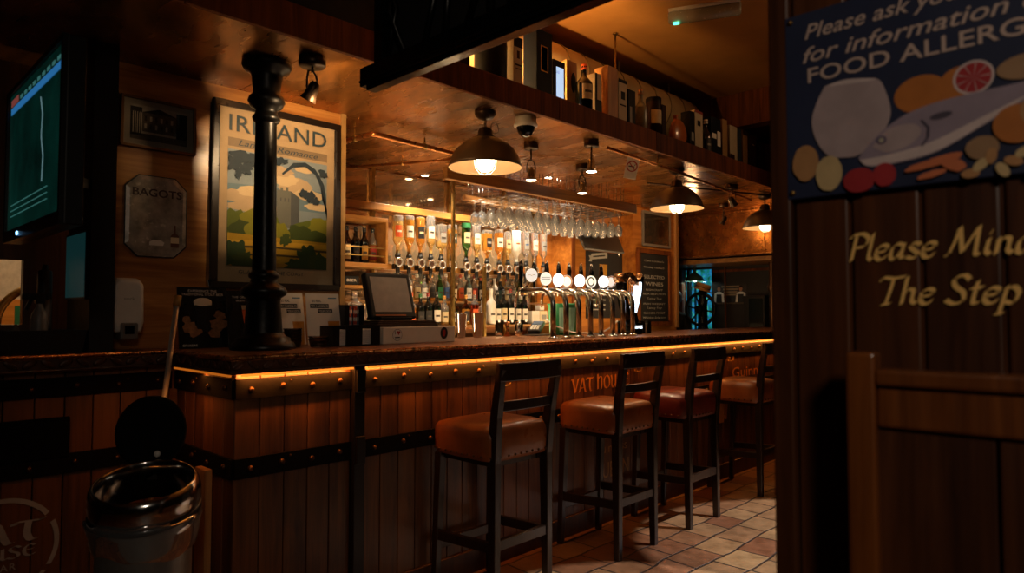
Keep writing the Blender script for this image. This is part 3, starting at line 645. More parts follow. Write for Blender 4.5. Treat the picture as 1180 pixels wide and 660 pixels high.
def local_card(label, x0, x1, y, skew):
    t, F, L = lean_card('menu_card', label, 'menu card', x0, x1, .268, y, .2, skew, WH)
    m = MB(); put_text(m, 'GO REAL', F, .03, .222, .014, 0, .001, width=.05, off=.01)
    for x, y_, tx in ((.02, .19, 'TRY A LOCAL IN'), (.06, .163, 'YOUR LOCAL')):
        w = .1 if 'TRY' in tx else .078
        flat(m, [(x, y_), (x+w, y_), (x+w, y_+.022), (x, y_+.022)], F, .0008, 0); put_text(m, tx, F, x+.004, y_+.005, .012, 1, .0012, width=w-.008, off=.012)
    m.build('slogan', [INKD, PAPER], t)
    m = MB(); flat(m, [(L-.06, .24), (L-.015, .24), (L-.015, .246), (L-.06, .246)], F, .0008, 0); flat(m, [(L-.06, .0), (L-.012, .0), (L-.004, .12), (L-.068, .12)], F, .0008, 1); flat(m, [(L-.05, .06), (L-.02, .06), (L-.02, .085), (L-.05, .085)], F, .0012, 2); m.build('beer_glass_picture', [BLUEP, GOLDP, INKD], t)
local_card('white card with black slogan strips, partly behind the column', 1.62, 1.775, 3.18, 0)
local_card('white card with black slogan strips beside the black napkin caddies', 1.765, 1.94, 3.13, -.03)

def tub(x, y, r, h, label, n=1):
    m = MB()
    for k in range(n):
        z = ZT+k*.014; m.lathe([(.0001, z+.002), (r*.82, z+.002), (r*.84, z+.004), (r, z+h), (r*1.05, z+h), (r*1.05, z+h+.004), (r*.97, z+h+.002), (r*.8, z+.006), (.0001, z+.006)], (x, y, 0), 24)
    tag(m.build('plastic_tub', CLEARPL), label, 'tub', 'clear tubs by the column')
tub(1.585, 2.97, .042, .03, 'tall stack of clear plastic tubs right beside the column', 5)
tub(1.68, 2.90, .046, .035, 'low clear plastic tub in front of the white slogan cards', 2)
def caddy(x0, x1, y0, y1, h, label):
    t = thing('napkin_caddy', label, 'caddy', ((x0+x1)/2, (y0+y1)/2, ZT), 'black bar caddies'); m = MB(); w = .005
    m.box((x0, y0, ZT), (x1, y1, ZT+w)); m.box((x0, y0, ZT+w), (x0+w, y1, ZT+h)); m.box((x1-w, y0, ZT+w), (x1, y1, ZT+h)); m.box((x0+w, y1-w, ZT+w), (x1-w, y1, ZT+h))
    e = (x1-x0)*.34; m.box((x0+w, y0, ZT+w), (x0+e, y0+w, ZT+h)); m.box((x1-e, y0, ZT+w), (x1-w, y0+w, ZT+h)); m.build('holder', BLACK, t)
    m = MB(); k = 9
    for i in range(k): m.box((x0+.01, y0+.01, ZT+.006+i*.0085), (x1-.01-.002*(i % 3), y1-.01, ZT+.0128+i*.0085))
    m.build('napkins', PAPER, t); return t
caddy(1.745, 1.855, 2.88, 3.0, .1, 'left black napkin caddy, in front of the second slogan card')
caddy(1.87, 2.03, 2.90, 3.03, .1, 'wider black napkin caddy under the striped straws')
t = thing('straw_box', 'black box of striped paper straws beside the till screen', 'straw holder', (1.99, 3.14, ZT))
m = MB(); x0, x1, y0, y1 = 1.945, 2.065, 3.1, 3.2
for lo, hi in (((x0, y0, ZT), (x1, y1, ZT+.006)), ((x0, y0, ZT+.006), (x0+.03, y0+.006, ZT+.205)), ((x1-.03, y0, ZT+.006), (x1, y0+.006, ZT+.205)), ((x0+.03, y0, ZT+.006), (x1-.03, y0+.006, ZT+.1)), ((x0, y0+.006, ZT+.006), (x0+.006, y1, ZT+.205)), ((x1-.006, y0+.006, ZT+.006), (x1, y1, ZT+.205)), ((x0+.006, y1-.006, ZT+.006), (x1-.006, y1, ZT+.205))): m.box(lo, hi)
m.build('box', BLACK, t)
def stripes(name, c1, c2):
    mm, nt, b = newmat(name); w = nt.nodes.new('ShaderNodeTexWave'); w.bands_direction = 'DIAGONAL'; w.inputs['Scale'].default_value = 16
    tc = nt.nodes.new('ShaderNodeTexCoord'); nt.links.new(tc.outputs['Object'], w.inputs[0]); nt.links.new(ramp(nt, w.outputs['Fac'], [(.48, c1), (.52, c2)]), b.inputs['Base Color']); return mm
SR = stripes('red_stripes', '#e8e0d4', '#b8401c'); SB = stripes('blue_stripes', '#e8e0d4', '#3a6a88')
i = 0
for yy in (3.118, 3.134):
    for k in range(9):
        i += 1; m = MB(); xx = x0+.017+k*.0128+random.uniform(-.001, .001); m.cyl((xx, yy, ZT+.008), (xx+random.uniform(-.004, .004), yy, ZT+.2), .0042, n=8)
        blue = k % 3 == 0
        tag(m.build('paper_straw', SB if blue else SR), ('blue' if blue else 'red')+' and white striped paper straw in the black box by the till', 'straw', ('blue' if blue else 'red')+' striped straws')
R4 = lambda a, b, c, d: [(a, b), (c, b), (c, d), (a, d)]
# ------------------------------------------------------------------ till screen on its stack, white box with stickers
t = thing('receipt_box', 'low white box with two round stickers under the till screen', 'box', (2.315, 3.0, ZT))
m = MB(); m.box((2.07, 2.93, ZT), (2.565, 3.2, ZT+.088)); m.build('box', mat('pale_box', '#dccfbc', .55, 0, .04), t, bevel=.004)
F = frame((2.07, 2.9295, ZT), (1, 0, 0), (0, 0, 1)); m = MB()
flat(m, ell(.09, .046, .031, .031, 24), F, .0006, 0); flat(m, ell(.09, .046, .029, .029, 24), F, .0009, 1); put_text(m, 'I', F, .074, .05, .018, 0, .0014, off=.02)
flat(m, ell(.093, .061, .006, .006, 10), F, .0014, 2); flat(m, ell(.103, .061, .006, .006, 10), F, .0014, 2); flat(m, [(.0875, .059), (.1085, .059), (.098, .046)], F, .0015, 2)
flat(m, R4(.073, .03, .107, .036), F, .0014, 0)
m.build('round_sticker', [INKD, PAPER, mat('red_print', '#a02414', .5, 0, 0)], t)
m = MB(); flat(m, ell(.412, .05, .027, .033, 24), F, .0006, 0); flat(m, [(.402, .064), (.42, .07), (.424, .05), (.416, .03), (.404, .034)], F, .001, 1); m.build('oval_sticker', [INKD, MATS['red_print']], t)
t = thing('tray_stack', 'stack of thin dark wooden trays on the white box', 'tray stack', (2.25, 3.08, ZT+.088))
for k in range(4):
    m = MB(); m.box((2.055+.004*k, 2.965, ZT+.0885+k*.0085), (2.47-.006*k, 3.18, ZT+.0885+k*.0085+.0075)); m.build('tray', W_DARK, t, bevel=.002)
t = thing('till_screen', 'black touch-screen till tilted back beside the taps', 'till', (2.215, 3.06, ZT+.1225))
R = Matrix.Translation((2.215, 3.03, ZT+.135)) @ Matrix.Rotation(-.30, 4, 'X') @ Matrix.Rotation(.0, 4, 'Z')
def rbox(mb, lo, hi, M, mi=0): mb.box(lo, hi, mi, M)
m = MB(); rbox(m, (-.145, 0, 0), (.155, .045, .262), R); m.build('case', BLACK, t, bevel=.01)
m = MB(); rbox(m, (-.118, -.0015, .035), (.128, .002, .235), R); m.build('screen', mat('screen_reflection', '#b8b0a6', .15, 0, .1), t)  # pale colour stands in for the ceiling reflected in the dark screen
m = MB(); rbox(m, (-.12, -.003, .012), (.08, .001, .02), R); m.build('card_slot', mat('copper_strip', '#a8623a', .4, .3, 0), t)
m = MB(); m.box((2.12, 3.02, ZT+.1225), (2.33, 3.16, ZT+.14)); m.bar((2.22, 3.12, ZT+.14), (2.22, 3.14, ZT+.26), .08, .03); m.build('stand', BLACK, t, bevel=.004)

# ------------------------------------------------------------------ beer taps: bent steel pipes with lit lenses
LENS = emit('lit_lens', (1, .97, .92), 1.0); LENS_D = emit('dim_lens', (1, .93, .82), .36)
tapx = [3.252, 3.381, 3.512, 3.638, 3.754, 3.890, 4.016, 4.136]
names = ['white lens with thin script', 'cream lens with blue lines', 'plain white lens', 'amber-rimmed lens', 'large bright lens', 'lens with a dark oval ring', 'second plain bright lens', 'lens with pale scribble']
for i, x in enumerate(tapx):
    t = thing('beer_tap', ORD[i]+' bent steel beer tap from the till, carrying a '+names[i], 'beer tap', (x, 2.78, ZT), 'row of beer taps')
    r = .018; zt = 1.463+.001*i; y0 = 2.78
    m = MB(); m.lathe([(.0001, ZT), (.034, ZT), (.034, ZT+.006), (.026, ZT+.011), (.02, ZT+.016)], (x, y0, 0), 20); m.build('flange', CHROME, t)
    pts = [(x, y0, ZT+.01), (x, y0, zt-.09)]+[(x, y0+.09*(1-math.cos(a)), zt-.09+.09*math.sin(a)) for a in (.3, .6, .9, 1.2, PI/2)]+[(x, y0+.27, zt)]
    m = MB(); m.tube(pts, r, 14); m.build('pipe', STEEL, t)
    m = MB(); m.cyl((x, y0+.262, zt), (x, y0+.285, zt), .024, n=14); m.cyl((x, y0+.273, zt-.03), (x, y0+.273, zt+.02), .016, n=12); m.tube([(x, y0+.275, zt), (x, y0+.31, zt-.01), (x, y0+.325, zt-.05), (x, y0+.327, zt-.11)], [.013, .012, .009, .007], 10); m.build('spout', CHROME, t)
    m = MB(); m.lathe([(.008, zt+.02), (.009, zt+.05), (.015, zt+.08), (.017, zt+.15), (.013, zt+.19), (.0001, zt+.2)], (x+.008, y0+.285, 0), 12); h = m.build('handle', GLOSSBLACK, t)
    m = MB(); m.ball((x+.008, y0+.285, zt+.203), .008, 6); m.build('finial', CHROME, h)
    # the badge faces the drinkers, turned towards the door
    c = V((3.314, 3.458, 3.59, 3.68, 3.826, 3.959, 4.113, 4.206)[i], 3.02, (1.567, 1.549, 1.545, 1.537, 1.547, 1.545, 1.55, 1.552)[i]); n = V(-.72, -.69, .0).normalized(); ux = n.cross(V(0, 0, 1)) * -1
    ux = V(0, 0, 1).cross(n)
    F = frame(c, ux, (0, 0, 1)); m = MB()
    ry = .048; rx = .042
    m.prism([F @ V(a, b_, -.012) for a, b_ in ell(0, 0, rx, ry, 28)], F.to_3x3() @ V(0, 0, .012)); bz = m.build('badge', CHROME, t)
    m = MB(); flat(m, ell(0, 0, rx*.93, ry*.93, 28), F, .001); m.build('lens', LENS_D if i in (0, 1, 3, 5, 7) else LENS, bz)
    m = MB(); 
    if i == 0: flat(m, smooth_pts([(-.024, -.002), (-.012, .006), (0, -.001), (.012, .005), (.024, .001), (.024, -.002), (.012, .002), (0, -.004), (-.012, .003), (-.024, -.005)]), F, .0015, 0)
    elif i == 1:
        for dy in (.008, -.004): flat(m, [(-.03, dy), (.03, dy), (.03, dy+.004), (-.03, dy+.004)], F, .0015, 1)
    elif i == 3 or i == 7:
        o_ = ell(0, 0, rx*.9, ry*.9, 28); q = ell(0, 0, rx*.72, ry*.72, 28)
        for k in range(28): flat(m, [o_[k], o_[(k+1) % 28], q[(k+1) % 28], q[k]], F, .0015, 2)
    elif i == 5:
        o_ = ell(0, 0, rx*.62, ry*.72, 28); q = ell(0, 0, rx*.42, ry*.52, 28)
        for k in range(28): flat(m, [o_[k], o_[(k+1) % 28], q[(k+1) % 28], q[k]], F, .0015, 0)
    if m.v: m.build('lens_print', [INKD, BLUEP, mat('amber_print', '#c8812c', .5, 0, 0)], bz)
    m = MB(); m.bar((x, y0+.25, zt), (c.x+.006, 3.035, c.z-.03), .012, .008); m.build('badge_arm', CHROME, t)
# harp-shaped stout font
t = thing('harp_tap', 'harp-shaped stout tap with a copper top at the end of the row', 'beer tap', (4.3, 2.9, ZT))
hx, hy = 4.30, 2.9
m = MB(); m.box((hx-.07, hy-.05, ZT), (hx+.075, hy+.08, ZT+.09)); b_ = m.build('plinth', GLOSSBLACK, t, bevel=.008)
F = frame((hx-.07, hy-.0505, ZT), (1, 0, 0), (0, 0, 1)); m = MB(); put_text(m, 'GUINNESS', F, .03, .045, .022, 0, .0006, width=.11, off=.01); m.build('lettering', emit('lit_letters', (.85, .92, 1), 1.6), b_)
def ribbon(mb, pts, w, y0, y1, mi=0):
    for (a, b2), (c, d) in zip(pts, pts[1:]):
        L = math.hypot(c-a, d-b2); nx, nz = -(d-b2)/L*w/2, (c-a)/L*w/2
        mb.prism([(a-nx, y0, b2-nz), (c-nx, y0, d-nz), (c+nx, y0, d+nz), (a+nx, y0, b2+nz)], (0, y1-y0, 0), mi)
neck = smooth_pts([(hx-.135, 1.575), (hx-.06, 1.60), (hx+.0, 1.575), (hx+.05, 1.545), (hx+.095, 1.56), (hx+.115, 1.60)])
m = MB(); ribbon(m, neck, .042, hy-.03, hy+.03); m.cyl((hx-.14, hy-.045, 1.575), (hx-.14, hy+.045, 1.575), .034, n=20); m.ball((hx+.112, hy, 1.60), .026, 8); m.build('neck', copper('harp_copper', '#c08a5a', '#7a4a2a', .22, 10, bm=.03), t)
m = MB(); ribbon(m, smooth_pts([(hx+.10, 1.585), (hx+.09, 1.5), (hx+.05, 1.40), (hx+.01, 1.32), (hx+.03, 1.245)]), .03, hy-.035, hy+.035); m.build('pillar', GLOSSBLACK, t)
m = MB(); ribbon(m, smooth_pts([(hx+.07, 1.55), (hx+.065, 1.48), (hx+.035, 1.40), (hx-.0, 1.32)]), .02, hy-.04, hy+.02); m.build('light_blade', emit('cool_blade', (.72, .86, 1), 1.4), t)
m = MB(); ribbon(m, smooth_pts([(hx-.13, 1.56), (hx-.12, 1.45), (hx-.085, 1.34), (hx-.03, 1.25)]), .034, hy-.035, hy+.035); m.build('soundboard', GLOSSBLACK, t)
m = MB()
for k in range(5): m.cyl((hx-.1+.032*k, hy, 1.565-.004*k), (hx-.085+.03*k, hy, 1.33+.03*k), .0025, n=5)
m.build('strings', CHROME, t)
# things on the working side of the bar
t = thing('green_bucket', 'tall pale green plastic tub behind the steel taps', 'tub', (3.93, 3.255, ZT))
GREENP = mat('green_plastic', '#2c9a64', .4, 0, .05); 
m = MB(); m.lathe([(.0001, ZT), (.105, ZT), (.118, ZT+.22), (.124, ZT+.22), (.124, ZT+.232), (.114, ZT+.232), (.1, ZT+.01), (.0001, ZT+.008)], (3.93, 3.255, 0), 32); m.build('body', GREENP, t)
m = MB()
for k in range(7):
    a0 = -2.75+k*.16; a1 = a0+.15
    m.poly([(3.93+math.cos(a)*r, 3.255+math.sin(a)*r, z) for a, r, z in ((a0, .108, ZT+.02), (a1, .108, ZT+.02), (a1, .1185, ZT+.2), (a0, .1185, ZT+.2))])
m.build('pale_label', mat('mint_label', '#8ab8a0', .5, 0, .05), t)
t = thing('card_reader', 'black card reader tilted on the working side of the bar', 'card reader', (3.62, 3.28, ZT))
R = Matrix.Translation((3.6, 3.26, ZT+.01)) @ Matrix.Rotation(.5, 4, 'Z') @ Matrix.Rotation(-.35, 4, 'Y')
m = MB(); rbox(m, (0, -.045, 0), (.19, .045, .03), R); m.build('body', BLACK, t, bevel=.006)
m = MB(); rbox(m, (.11, -.036, .0302), (.18, .036, .032), R); m.build('screen', mat('blue_screen', '#5a6c84', .2, 0, .1), t)
m = MB()
for a in range(4):
    for b2 in range(3): rbox(m, (.02+a*.02, -.03+b2*.022, .0302), (.034+a*.02, -.014+b2*.022, .034), R)
m.build('keys', GREYW, t)
m = MB(); m.box((3.56, 3.2, ZT), (3.8, 3.33, ZT+.008)); m.build('base', BLACK, t, bevel=.003)
for x, y, h, lab in ((3.06, 3.27, .165, 'taller steel shaker tin with the wider mouth, on the inner edge of the bar'), (2.93, 3.285, .16, 'slim steel shaker tin on the inner edge of the bar next to the white box')):
    m = MB(); r = .043 if h > .161 else .036; m.lathe([(.0001, ZT), (r*.68, ZT), (r*.7, ZT+.004), (r, ZT+h-.004), (r*1.04, ZT+h), (r*.98, ZT+h), (r*.67, ZT+.008), (.0001, ZT+.008)], (x, y, 0), 28); tag(m.build('shaker_tin', CHROME), lab, 'shaker', 'shaker tins')
JCOP = copper('jigger_copper', '#c8804a', '#8a5028', .2, 10, bm=.02)
for x, y, c, nm, lab in ((3.37, 3.3, JCOP, 'jigger', 'copper jigger on the inner edge of the bar'), (3.45, 3.27, CHROME, 'jigger', 'steel jigger right of the copper jigger')):
    m = MB(); m.lathe([(.0001, ZT+.002), (.022, ZT), (.026, ZT), (.009, ZT+.045), (.009, ZT+.05), (.024, ZT+.1), (.022, ZT+.1), (.007, ZT+.052)], (x, y, 0), 20); tag(m.build(nm, c), lab, 'jigger', 'jiggers')
for x, y, lab in ((3.5, 3.31, 'small tumbler right of the two jiggers'), (3.30, 3.31, 'small tumbler left of the copper jigger')):
    m = MB(); m.lathe([(.0001, ZT), (.026, ZT), (.031, ZT+.085), (.029, ZT+.085), (.024, ZT+.008), (.0001, ZT+.008)], (x, y, 0), 20); tag(m.build('tumbler', GLASS), lab, 'glass', 'tumblers on the bar')
m = MB(); m.tube([(3.78, 3.30, ZT+.115), (3.80, 3.24, ZT+.07), (3.86, 3.11, ZT+.02), (4.02, 3.0, ZT+.008), (4.2, 3.02, ZT+.05), (4.33, 3.05, ZT+.1)], .006, 8); tag(m.build('hose', GREYW), 'thin pale hose lying in front of the green tub', 'hose')
caddy(4.40, 4.53, 2.95, 3.1, .1, 'black napkin caddy beyond the harp tap')
caddy(4.55, 4.68, 2.97, 3.12, .1, 'black napkin caddy under the wine blackboard')

# ------------------------------------------------------------------ back bar: mirrors, shelves, bottles
m = MB()
for a, b_ in zip((1.7, 3.06, 3.86, 4.97), (3.06, 3.86, 4.97)): m.box((a+.003, 4.508, .9), (b_-.003, 4.519, 2.455))
tag(m.build('back_mirror', mat('bar_mirror', '#d0b088', .03, .78, .05, 3)), 'smoky mirror panels covering the wall behind the bottles', 'mirror')
for i, (x, lab) in enumerate(((3.06, 'brass upright behind the bar left of the bottles'), (3.86, 'brass upright in the middle of the mirror'), (4.55, 'thin brass upright among the right-hand bottles'), (4.965, 'brass upright where the mirror meets the orange wood'))):
    m = MB(); m.box((x-.016, 4.47, 0), (x+.016, 4.507, 2.459)); tag(m.build('brass_upright', BRASS, bevel=.003), lab, 'post', 'brass uprights of the back bar')
for x_, z1, lab in ((3.555, 2.459, 'brass post standing before the bottles up to the canopy'), (3.90, 1.70, 'shorter brass post before the low bottle shelves')):
    m = MB(); m.box((x_-.013, 4.075, 1.081), (x_+.013, 4.101, z1)); m.box((x_-.022, 4.066, 1.081), (x_+.022, 4.11, 1.089)); tag(m.build('brass_post', BRASS, bevel=.003), lab, 'post', 'brass posts before the bottles')
SHELFW = wood('shelf_wood', '#7a4c1e', '#b07c38', 'x', 6, .4, .25)
t = thing('back_bar_counter', 'wooden counter with a stepped bottle shelf behind the bar', 'counter', (3.6, 4.3, 0))
m = MB(); m.box((1.75, 4.1, 0), (6.05, 4.465, 1.05)); m.build('carcass', W_BACK, t); m = MB(); m.box((1.75, 4.06, 1.05), (6.08, 4.465, 1.08)); m.build('worktop', SHELFW, t, bevel=.004)
m = MB(); m.box((2.0, 4.125, 1.195), (4.95, 4.465, 1.215)); m.box((2.0, 4.14, 1.08), (2.03, 4.46, 1.195)); m.box((4.92, 4.14, 1.08), (4.95, 4.46, 1.195)); m.build('low_shelf', SHELFW, t, bevel=.003)
m = MB(); m.box((2.0, 4.31, 1.40), (4.95, 4.465, 1.415)); m.build('step_shelf', SHELFW, t, bevel=.003)
t = thing('optic_rail', 'long wooden rail carrying the measures under the hanging bottles', 'rail', (4.0, 4.36, 1.66))
m = MB(); m.box((3.08, 4.36, 1.655), (4.95, 4.40, 1.70)); m.build('rail', SHELFW, t, bevel=.003)
for xx in (3.10, 3.82, 4.92):
    m = MB(); m.box((xx-.01, 4.40, 1.66), (xx+.01, 4.47, 1.69)); m.build('bracket', BRASS, t)
t = thing('pelmet_beam', 'horizontal wooden beam above the hanging bottles', 'beam', (3.9, 4.44, 2.12))
m = MB(); m.box((2.1, 4.40, 2.12), (4.95, 4.465, 2.175)); m.build('beam', SHELFW, t, bevel=.004)

def liq(name, c, rough=.02): return glass(name, c, rough, tr=.72)
G_CLEAR = glass('bottle_clear', (.97, .97, .96), .0, tr=.9); G_AMB = liq('liquid_amber', (.95, .42, .06)); G_PALE = liq('liquid_gold', (.98, .66, .22)); G_ORG = liq('liquid_orange', (1, .36, .04)); G_RED = liq('liquid_red', (.7, .08, .03))
G_GRN = glass('bottle_green', (.08, .3, .08), .0); G_DK = mat('bottle_dark', '#0c0d0a', .06, 0, 0, coat=.5); G_BRN = glass('bottle_brown', (.35, .12, .03), .0); G_FROST = mat('bottle_frosted', '#cfcac0', .35, 0, .05); G_BLUE = glass('bottle_blue', (.3, .6, .85), .0)
LB = {k: mat('label_'+k, c, .6, 0, .08, 60) for k, c in dict(white='#d2cabc', cream='#c8b48c', black='#151312', teal='#1c3c3c', grey='#8c8880', orange='#c8501c', gold='#b08030', red='#8a2018', green='#1c6a38', blue='#2c4a78').items()}
LB_LINE = mat('label_ink', '#3a302a', .6, 0, 0)
def bottle(name, label, loc, r, h, glass_m, liquid=None, fill=.8, lab=None, lab2=None, cap=BLACK, group=None, inverted=False, square=False, labz=(.18, .5), neck=.32, n=16, face=-1.9, cat='bottle', band=None):
    """r radius, h height; label facing the room; inverted bottles hang neck down"""
    t = thing(name, label, cat, loc, group); x, y, z0 = loc
    hn = h*neck; hb = h-hn; rn = r*.36 if r < .05 else r*.32
    prof = [(r*.2, .004), (r*.9, 0), (r, h*.02), (r, hb*fill*.98), (r, hb*.86), (r*.93, hb*.93), (r*.6, hb*1.02), (rn*1.1, hb+hn*.22), (rn, hb+hn*.4), (rn, h*.93), (rn*1.18, h*.935), (rn*1.18, h*.96)]
    if inverted: zf = lambda z: z0+h-z
    else: zf = lambda z: z0+z
    nn = 4 if square else n; m = MB(); vs = []
    M = Matrix.Rotation(PI/4, 4, 'Z') if square else None
    P2 = [(pr*(1.3 if square and pr > rn*1.3 else 1), zf(pz)) for pr, pz in prof]
    k = len(P2)
    if inverted: mis = [1 if (liquid and i >= 3) else 0 for i in range(k-1)]
    else: mis = [1 if (liquid and i < 3) else 0 for i in range(k-1)]
    if inverted and liquid:   # liquid sinks to the neck; the clear part is towards the base above
        mis = [0, 0, 0 if fill < .9 else 1]+[1]*(k-4)
        prof[3] = (r, hb*(1-fill)); P2[3] = (P2[3][0], zf(hb*(1-fill)))
    m.lathe(P2, (x, y, 0), nn, mtx=M, mis=mis, smooth=not square)
    m.lathe([(1e-4, zf(.004)), P2[0]], (x, y, 0), nn, mtx=M); 
    body = m.build('glass_body', [glass_m, liquid or glass_m], t)
    if cap:
        m = MB(); m.lathe([(1e-4, zf(h)), (rn*1.12, zf(h)), (rn*1.16, zf(h*.98)), (rn*1.22, zf(h*.90)), (rn*1.02, zf(h*.89))], (x, y, 0), 12); m.build('cap', cap, t)
    if lab:
        m = MB(); a0, a1 = face-.78, face+.78; za, zb = (hb*labz[0], hb*labz[0]+h*(labz[1]-labz[0]))
        za = h*labz[0]; zb = min(hb*.84, h*labz[1]); K = 10
        if square:
            s = r*1.3*.7071; m.box((x-s*.86, y-s-.0012, min(zf(za), zf(zb))), (x+s*.86, y-s-.0004, max(zf(za), zf(zb))), 0)
            m.box((x-s*.7, y-s-.002, min(zf(za+(zb-za)*.4), zf(za+(zb-za)*.6))), (x+s*.7, y-s-.0013, max(zf(za+(zb-za)*.4), zf(za+(zb-za)*.6))), 1)
        else:
            for q0, q1, rr, mi in ((za, zb, 1.012, 0), (za+(zb-za)*.42, za+(zb-za)*.58, 1.02, 1)):
                for j in range(K):
                    s0 = a0+(a1-a0)*j/K; s1 = a0+(a1-a0)*(j+1)/K
                    if mi and (j < 2 or j > 7): continue
                    m.poly([(x+r*rr*math.cos(s), y+r*rr*math.sin(s), zf(q)) for s, q in ((s0, q0), (s1, q0), (s1, q1), (s0, q1))], mi)
        m.build('label', [LB[lab], LB[lab2] if lab2 else LB_LINE], t, flip=False)
    if band:
        m = MB(); a_, b2 = band[1]; m.lathe([(r*1.015, zf(h*a_)), (r*1.015, zf(h*b2))], (x, y, 0), n); m.build('base_band', LB[band[0]], t)
    return t
RIM = mat('optic_rim', '#b8b4ac', .25, .6, .05)
def optic(x, y, first=[None]):
    if first[0]: return copy_tree(first[0], (x, y, 1.60))
    t = thing('spirit_measure', 'clear round-faced spirit measure clamped under a hanging bottle', 'spirit measure', (x, y, 1.60), 'spirit measures under the hanging bottles'); first[0] = t
    m = MB(); m.lathe([(.016, 1.80), (.018, 1.775), (.024, 1.77), (.024, 1.755), (.014, 1.75)], (x, y, 0), 14); m.build('collar', BLACK, t)
    m = MB(); m.lathe([(.013, 1.752), (.026, 1.745), (.028, 1.73), (.028, 1.69), (.024, 1.68), (.012, 1.675)], (x, y, 0), 16); m.build('chamber', GLASS, t)
    m = MB(); c = V(x-.006, y-.029, 1.712); pts = [(c.x+.03*math.cos(a), c.y, c.z+.033*math.sin(a)) for a in [2*PI*i/20 for i in range(21)]]; m.tube(pts, .0055, 6, caps=False); rg = m.build('ring', RIM, t)
    m = MB(); m.prism([(c.x+.018*math.cos(a), c.y, c.z+.02*math.sin(a)) for a in [2*PI*i/16 for i in range(16)]], (0, .004, 0)); m.build('face', mat('optic_face', '#4a3428', .3, 0, .1), rg)
    m = MB(); m.lathe([(.013, 1.676), (.017, 1.67), (.017, 1.63), (.009, 1.615), (.007, 1.60), (1e-4, 1.60)], (x, y, 0), 12); m.build('spout', BLACK, t)
    m = MB(); m.box((x-.012, y+.02, 1.66), (x+.012, y+.065, 1.70)); m.build('clamp', BLACK, t)
    return t
def px2x(px, y):
    """where the view line through image column px meets the upright plane at depth y"""
    u = (px-590)/FPX; return y*(math.cos(YAW)+u*math.sin(YAW))/(math.sin(YAW)-u*math.cos(YAW))
OY = 4.30
hang = [ # column, r, h, glass, liquid, fill, label, second ink, square, words, band
 (458, .04, .30, G_CLEAR, G_PALE, .8, 'orange', 'white', False, 'clear bottle of pale spirit with an orange and white label', None),
 (471, .04, .31, G_CLEAR, G_AMB, .86, 'white', None, False, 'amber bottle with a tall white label', None),
 (484, .038, .31, G_CLEAR, G_AMB, .9, 'black', 'cream', False, 'amber bottle with banded black labels', None),
 (496, .036, .33, G_CLEAR, G_PALE, .55, 'white', None, False, 'tall gold bottle with a white label, next to the square grey one', None),
 (508, .036, .27, G_CLEAR, G_PALE, .3, 'grey', None, True, 'square bottle with a wide grey label', None),
 (521, .042, .28, G_CLEAR, G_AMB, .8, 'teal', 'white', False, 'amber bottle with a dark teal label', None),
 (537, .04, .31, G_GRN, None, .8, 'cream', None, False, 'dark green bottle with a bright green base band', ('green', (0, .14))),
 (549, .037, .31, G_CLEAR, G_PALE, .5, 'white', 'grey', False, 'gold bottle with a white and grey label right of the green one', None),
 (561, .035, .27, G_CLEAR, G_AMB, .85, 'black', 'grey', True, 'square amber bottle with a black label', None),
 (575, .04, .29, G_CLEAR, G_ORG, .85, 'white', None, False, 'bright orange bottle with a small white label', None),
 (585, .034, .28, G_CLEAR, G_PALE, .3, 'cream', None, False, 'almost empty bottle with a cream label', None),
 (595, .042, .30, G_FROST, None, .8, 'white', 'orange', False, 'frosted white bottle with an orange mark', None),
 (606, .036, .30, G_CLEAR, None, .8, 'grey', 'blue', False, 'clear bottle with a grey label left of the last two', None),
 (616, .037, .30, G_CLEAR, None, .8, 'white', 'grey', False, 'clear bottle with a white label, last but one', None),
 (626, .037, .30, G_CLEAR, None, .8, 'grey', None, False, 'clear bottle at the far right end of the hanging row', None)]
for px, r, h, g, l, f, lb, l2, sq, words, bd in hang:
    x = px2x(px, OY); bottle('hanging_bottle', words+', hung upside down', (x, OY, 1.775), r, h, g, l, f, lb, l2, None, 'upside-down bottles on the measures', True, sq, (.26, .56), .28, band=bd)
    optic(x, OY)
